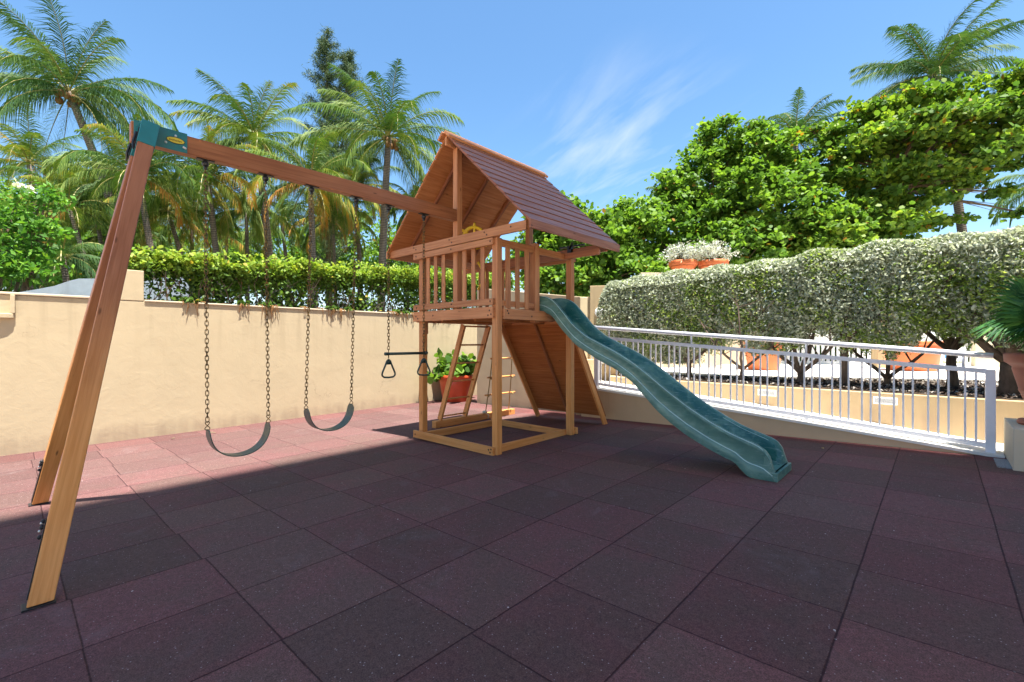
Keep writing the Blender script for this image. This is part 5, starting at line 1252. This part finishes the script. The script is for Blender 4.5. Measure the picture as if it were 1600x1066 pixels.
# --- silver shrubs in the planter, a trunk and a crown each
tk = [(-1.85, 7.15, 'first silver shrub of the row, leftmost behind the railing'), (-0.90, 6.98, 'second silver shrub from the left, slim forked trunk'), (-0.10, 7.30, 'third silver shrub from the left with wide forked trunk in front of the orange pot'),
      (0.50, 7.20, 'fourth silver shrub from the left with straight reddish trunk'), (0.98, 7.75, 'fifth silver shrub with twin leaning trunks in the middle right of the row'), (1.70, 7.95, 'sixth silver shrub with broad dark trunk beside the notice'), (2.20, 7.25, 'seventh silver shrub with thick forked trunk beside the big pot at right')]
xb = [-3.75, -1.40, -0.50, 0.20, 0.75, 1.35, 1.95, 4.2]
for i, (tx, ty, lab) in enumerate(tk):
    e = empty('silver_shrub', (tx, ty, 0.66), label=lab, cat='shrub', group='silver shrubs in the planter'); o = np.array(e.location)
    x0, x1 = xb[i], xb[i+1]; wd = x1 - x0; n = int(34000*wd)
    x = RNG.uniform(x0, x1, n); depth = RNG.random(n)**1.25*1.1
    lb = 1.25 + 0.14*np.sin(x*4.1 + 1) + 0.09*np.sin(x*9.7) + 0.07*np.sin(x*23.0) + RNG.random(n)*0.16 - 0.28*np.clip((-x - 0.9), 0, 1.6)
    lb = np.maximum(lb, 0.92)
    zt = 2.575 + 0.02*np.sin(x*2.3) + 0.03*np.sin(x*8.3) - 0.13*np.clip((1.5 - x)*0.25, 0, 1)
    # rounded left end
    endf = np.clip((x + 3.75)/0.45, 0, 1); zt = 1.95 + (zt - 1.75)*np.sqrt(1 - (1 - endf)**2)
    y = 6.82 + depth + 0.10*np.sin(x*6 + 1)*np.sin(lb*3) + 0.10*np.clip((2.3 - x)*0.2, 0, 1)
    q = RNG.random(n); z = np.where(q < 0.24, zt - RNG.random(n)**1.6*0.20, lb + RNG.random(n)*(zt - lb))
    bulge = np.sin(np.clip((z - lb)/(zt - lb + 1e-6), 0, 1)*math.pi)**0.5; y = y + 0.16*(1 - bulge)
    dens = 0.5 + 0.5*np.sin(x*7.3 + 2*np.sin(z*4.7))*np.sin(z*8.9 + x*3.1)
    keep = (q < 0.24) | (RNG.random(n) < 0.55 + 0.42*dens); keep &= (zt > lb)
    cen = np.stack([x, y, z], 1)[keep]; ztk = zt[keep]
    green = (np.sin(cen[:, 0]*3.7 + 1.3*np.sin(cen[:, 2]*3.3))*np.sin(cen[:, 2]*5.1 + cen[:, 0]*2.0) + RNG.normal(size=len(cen))*0.75 - 0.30 - np.clip((cen[:, 2] - ztk + 0.35)*2.2, 0, 1) - np.clip(-cen[:, 0] - 1.6, 0, 1)*0.5) > 0.05
    sp_ = RNG.random(int(60*wd)); 
    ex = np.stack([RNG.uniform(max(x0, -3.2), x1, int(700*wd)), 6.85 + RNG.random(int(700*wd))*0.9, 2.56 + RNG.random(int(700*wd))**2*0.14], 1); ex[:, 2] -= 0.13*np.clip((1.5 - ex[:, 0])*0.25, 0, 1)
    sc_ = np.concatenate([cen[~green], ex]); rn_ = np.clip(RNG.random(len(sc_))*0.65 + np.clip((sc_[:, 2] - 2.1)*0.55, 0, 0.3), 0, 1)
    leaf_mesh('crown', sc_ - o, 0.028, M['silver'], e, up=0.45, aspect=0.42, rnd=rn_, outward=np.array([[0, -0.3, 0]]), shrink=0.55)
    leaf_mesh('green_foliage', cen[green] - o, 0.028, M['silvergreen'], e, up=0.45, aspect=0.45, outward=np.array([[0, -0.3, 0]]))
    mb = MB(); r0 = [0.045, 0.035, 0.055, 0.045, 0.045, 0.06, 0.085][i]
    b_ = Vector((0, 0, -0.01)); fk = Vector((random.uniform(-0.03, 0.03), 0, [0.28, 0.22, 0.18, 0.7, 0.12, 0.55, 0.42][i]))
    mb.tube(rotlimb(b_, fk, 3, 0.01), [r0*1.35, r0*1.1, r0, r0*0.95], 9)
    nl = [3, 3, 4, 3, 3, 5, 5][i]
    for q in range(nl):
        a = (q/(nl-1) - 0.5)*1.9; t1 = fk + Vector((math.sin(a)*0.50, random.uniform(-0.15, 0.2), 0.52*math.cos(a)*0.9 + 0.12)); t2 = t1 + Vector((math.sin(a)*0.35, random.uniform(-0.15, 0.15), 0.45)); l = rotlimb(fk, t1, 3, 0.02) + [t2]
        mb.tube(l, [r0*0.7, r0*0.62, r0*0.55, r0*0.42, r0*0.25], 7)
        for w_ in range(5):
            s_ = l[random.randint(2, 4)]; mb.tube(rotlimb(s_, s_ + Vector((random.uniform(-0.35, 0.35), random.uniform(-0.3, 0.2), random.uniform(0.1, 0.5))), 2, 0.03), [r0*0.24, r0*0.17, r0*0.08], 5, cap=False)
    for w_ in range(int(26*wd)):
        xx_ = random.uniform(x0, x1) - tx; zz_ = random.uniform(0.7, 1.5)
        if tx + xx_ < -3.3: continue
        mb.tube(rotlimb(Vector((xx_, 0.1, zz_)), Vector((xx_ + random.uniform(-0.25, 0.25), random.uniform(-0.25, 0.0), zz_ + random.uniform(0.1, 0.35))), 3, 0.03), [0.010, 0.008, 0.006, 0.003], 4, cap=False)
    mb.build('trunk', M['shrubbark'], e, smooth=True)

# low green hedge beyond the balustrade
he = empty('low_hedge', A0.lerp(A1, 0.5) + _an*1.2, label='low green hedge beyond the white baluster fence', cat='hedge'); n = 16000
q_ = RNG.uniform(-3, (A1 - A0).length + 5, n); w_ = RNG.uniform(-0.45, 0.45, n); z_ = -0.4 + RNG.random(n)**0.5*1.65 + 0.08*np.sin(q_*5)
cen = np.array([[A0.x, A0.y, 0]]) + q_[:, None]*np.array([[_ad.x, _ad.y, 0]]) + (1.2 + w_)[:, None]*np.array([[_an.x, _an.y, 0]]) + z_[:, None]*np.array([[0, 0, 1.0]])
leaf_mesh('foliage', cen - np.array(he.location), 0.07, M['hedgeleaf'], he, up=0.5, aspect=0.6, hexa=True)
mb = MB()
for q in range(24): p_ = A0 + _ad*(q*0.55 - 2) + _an*1.2 - Vector(he.location); p_.z = -0.6 - he.location.z; mb.tube([p_, p_ + Vector((0.05, 0.03, 0.9)), p_ + Vector((0.0, 0.06, 1.5))], [0.03, 0.02, 0.01], 5)
mb.build('stems', M['shrubbark'], he)

# --- potted silver plants on the wall behind the hedge
for (px, d, r_, nm, sc_) in ((1067, 11.5, 0.34, 'terracotta bowl on the wall above the silver hedge, left of the pair', 0.9), (1114, 11.5, 0.36, 'shallow terracotta bowl on the wall above the silver hedge, right of the pair', 1.15)):
    b_ = W(px, 533, d); b_.z = 3.06
    pot('plant_pot', b_, r_, 0.28, M['orangepot'], nm, 'terracotta bowls above the hedge', 0.7, 0.45)
    e = empty('silver_bush', b_ + Vector((0, 0, 0.26)), label='bushy silver white plant in the terracotta bowl, ' + ('left of the pair' if px < 1090 else 'right of the pair and larger'), cat='plant', group='silver plants in the bowls')
    mb = MB(); cls = []
    for q in range(34):
        az = random.uniform(0, 6.28); el = random.uniform(0.15, 1.35); ln_ = random.uniform(0.25, 0.5)*sc_
        tp = Vector((math.cos(az)*math.cos(el)*ln_*1.25, math.sin(az)*math.cos(el)*ln_*1.25, math.sin(el)*ln_)); mb.tube([Vector((0, 0, 0)), tp*0.5 + Vector((0, 0, 0.03)), tp], [0.008, 0.006, 0.003], 4, cap=False); cls.append(tp); cls.append(tp*0.72)
    mb.build('stems', M['shrubbark'], e)
    cls = np.array([tuple(c) for c in cls]); cen = np.repeat(cls, 30, 0) + RNG.normal(size=(len(cls)*30, 3))*0.05
    leaf_mesh('foliage', cen, 0.032, M['dusty'], e, up=0.4, aspect=0.4)

# --- red pot with sea grape behind the ladder
rb = Vector((-6.86, 5.76, gz(-6.86, 5.76))); pot('plant_pot', rb, 0.43, 0.62, M['redpot'], 'bright red pot standing in the corner behind the ladder', None, 0.74, 0.16)
e = empty('sea_grape_plant', rb + Vector((0, 0, 0.58)), label='young sea grape plant with large leaves in the red pot', cat='plant')
mb = MB(); cls = []
for q in range(30):
    az = random.uniform(0, 6.28); el = random.uniform(0.05, 1.2); ln_ = random.uniform(0.3, 0.72)
    tp = Vector((math.cos(az)*math.cos(el)*ln_, math.sin(az)*math.cos(el)*ln_*1.15, math.sin(el)*ln_*0.85)); tp.x = max(tp.x, -0.44)
    mb.tube([Vector((0, 0, 0)), tp*0.5 + Vector((0, 0, 0.06)), tp], [0.014, 0.010, 0.005], 5, cap=False); cls += [tp, tp*0.8, tp*0.6]
mb.build('stems', M['shrubbark'], e, smooth=True)
cls = np.array([tuple(c) for c in cls]); cen = np.repeat(cls, 4, 0) + RNG.normal(size=(len(cls)*4, 3))*0.06; cen[:, 0] = np.maximum(cen[:, 0], -0.46)
leaf_mesh('leaves', cen, 0.085, M['grape'], e, up=0.7, aspect=0.85, hexa=True)
m = MB(); c_ = W(1140, 575, 11.2); m.lathe([(0.001, 0.10), (0.18, 0.09), (0.30, 0.05), (0.34, 0.0)], (c_.x, c_.y, 0.70), 20)
tag(m.build('stone_slab', M['pillar'], smooth=True), 'low rounded grey stone on the pool deck left of the orange pot', 'stone')
# fallen leaves by the wall
for i, (x, y, s_) in enumerate([(-6.9, 0.25, 0.09), (-6.95, 0.78, 0.13), (-6.5, 5.15, 0.1), (-7.1, 5.0, 0.12), (-6.3, 5.45, 0.08)]):
    m = MB(); a = random.uniform(0, 3); z = gz(x, y)
    m.v = [Vector((x + math.cos(a)*s_, y + math.sin(a)*s_, z + 0.012)), Vector((x - math.sin(a)*s_*0.25, y + math.cos(a)*s_*0.25, z + 0.004)), Vector((x - math.cos(a)*s_, y - math.sin(a)*s_, z + 0.015)), Vector((x + math.sin(a)*s_*0.25, y - math.cos(a)*s_*0.25, z + 0.004))]
    m.quadface([0, 1, 2, 3], [(0, 0)]*4); tag(m.build('fallen_leaf', M['bark']), ['dry fallen leaf at the wall foot left of the first swing', 'dry fallen leaf at the wall foot behind the first swing', 'brown fallen leaf right of the red pot', 'brown fallen leaf left of the red pot', 'brown fallen leaf in front of the red pot'][i], 'leaf', 'fallen leaves by the tan wall')

for x, y, s_, lab in ((0.55, 5.04, 0.028, 'small dry leaf on the dark tiles right of the slide'), (-2.61, 2.40, 0.02, 'pale chip of bark in front of the tower base beam'), (0.0, 4.75, 0.022, 'small dry leaf on the tiles behind the foot of the slide')):
    m = MB(); a = random.uniform(0, 3); z = gz(x, y)
    m.v = [Vector((x + math.cos(a)*s_, y + math.sin(a)*s_, z + 0.012)), Vector((x - math.sin(a)*s_*0.5, y + math.cos(a)*s_*0.5, z + 0.003)), Vector((x - math.cos(a)*s_, y - math.sin(a)*s_, z + 0.014)), Vector((x + math.sin(a)*s_*0.5, y - math.cos(a)*s_*0.5, z + 0.003))]
    m.quadface([0, 1, 2, 3], [(0, 0)]*4); tag(m.build('fallen_leaf', M['rope']), lab, 'leaf')

# ================================================================ unseen building behind the viewpoint (casts the shade), kept narrow to admit light
HX, HYE, HYS, HH, HZ = 3.50, 4.58, -4.5, 33.5, 5.4
hb = empty('shade_building', (HX + 5, 1, 0), label='unseen tall cream building known by its shadow, shaped narrow and on columns to admit light', cat='building')
m = MB(); m.box(HX, HX + 10, HYS, HYE, HZ, HH); par(m.build('wall', M['facade']), hb)
m = MB(); m.box(HX - 0.02, HX + 10.02, HYS - 0.02, HYE + 0.02, HH, HH + 0.3); par(m.build('parapet', M['facade']), hb)
for x in (HX + 0.6, HX + 5, HX + 9.4):
    for y in (HYS + 0.6, 1.0, HYE - 0.8):
        m = MB(); m.tube([(x, y, -0.6), (x, y, HZ)], 0.28, 16); par(m.build('column', M['facade'], smooth=True), hb)  # columns added so bounced light passes under the building
for fl_i in range(8):
    for c_i in range(2):
        y = HYE - 2.4 - c_i*4.1; z = HZ + 1.0 + fl_i*3.2
        m = MB(); m.box(HX - 0.03, HX - 0.002, y - 0.9, y + 0.9, z, z + 1.6); par(m.build('window', M['glass_dark']), hb)
# unseen pale paving added to bounce sunlight onto the shaded timber
sheet('bounce_paving', [(-7.38, -60), (60, -60), (60, -4.6), (-7.38, -4.6)], lambda x, y: gz(min(max(x, -8), 16), -4.6), M['terrace'])
sheet('bounce_paving', [(9, -4.6), (60, -4.6), (60, 5.4), (9, 5.4)], lambda x, y: 0.25, M['terrace'])
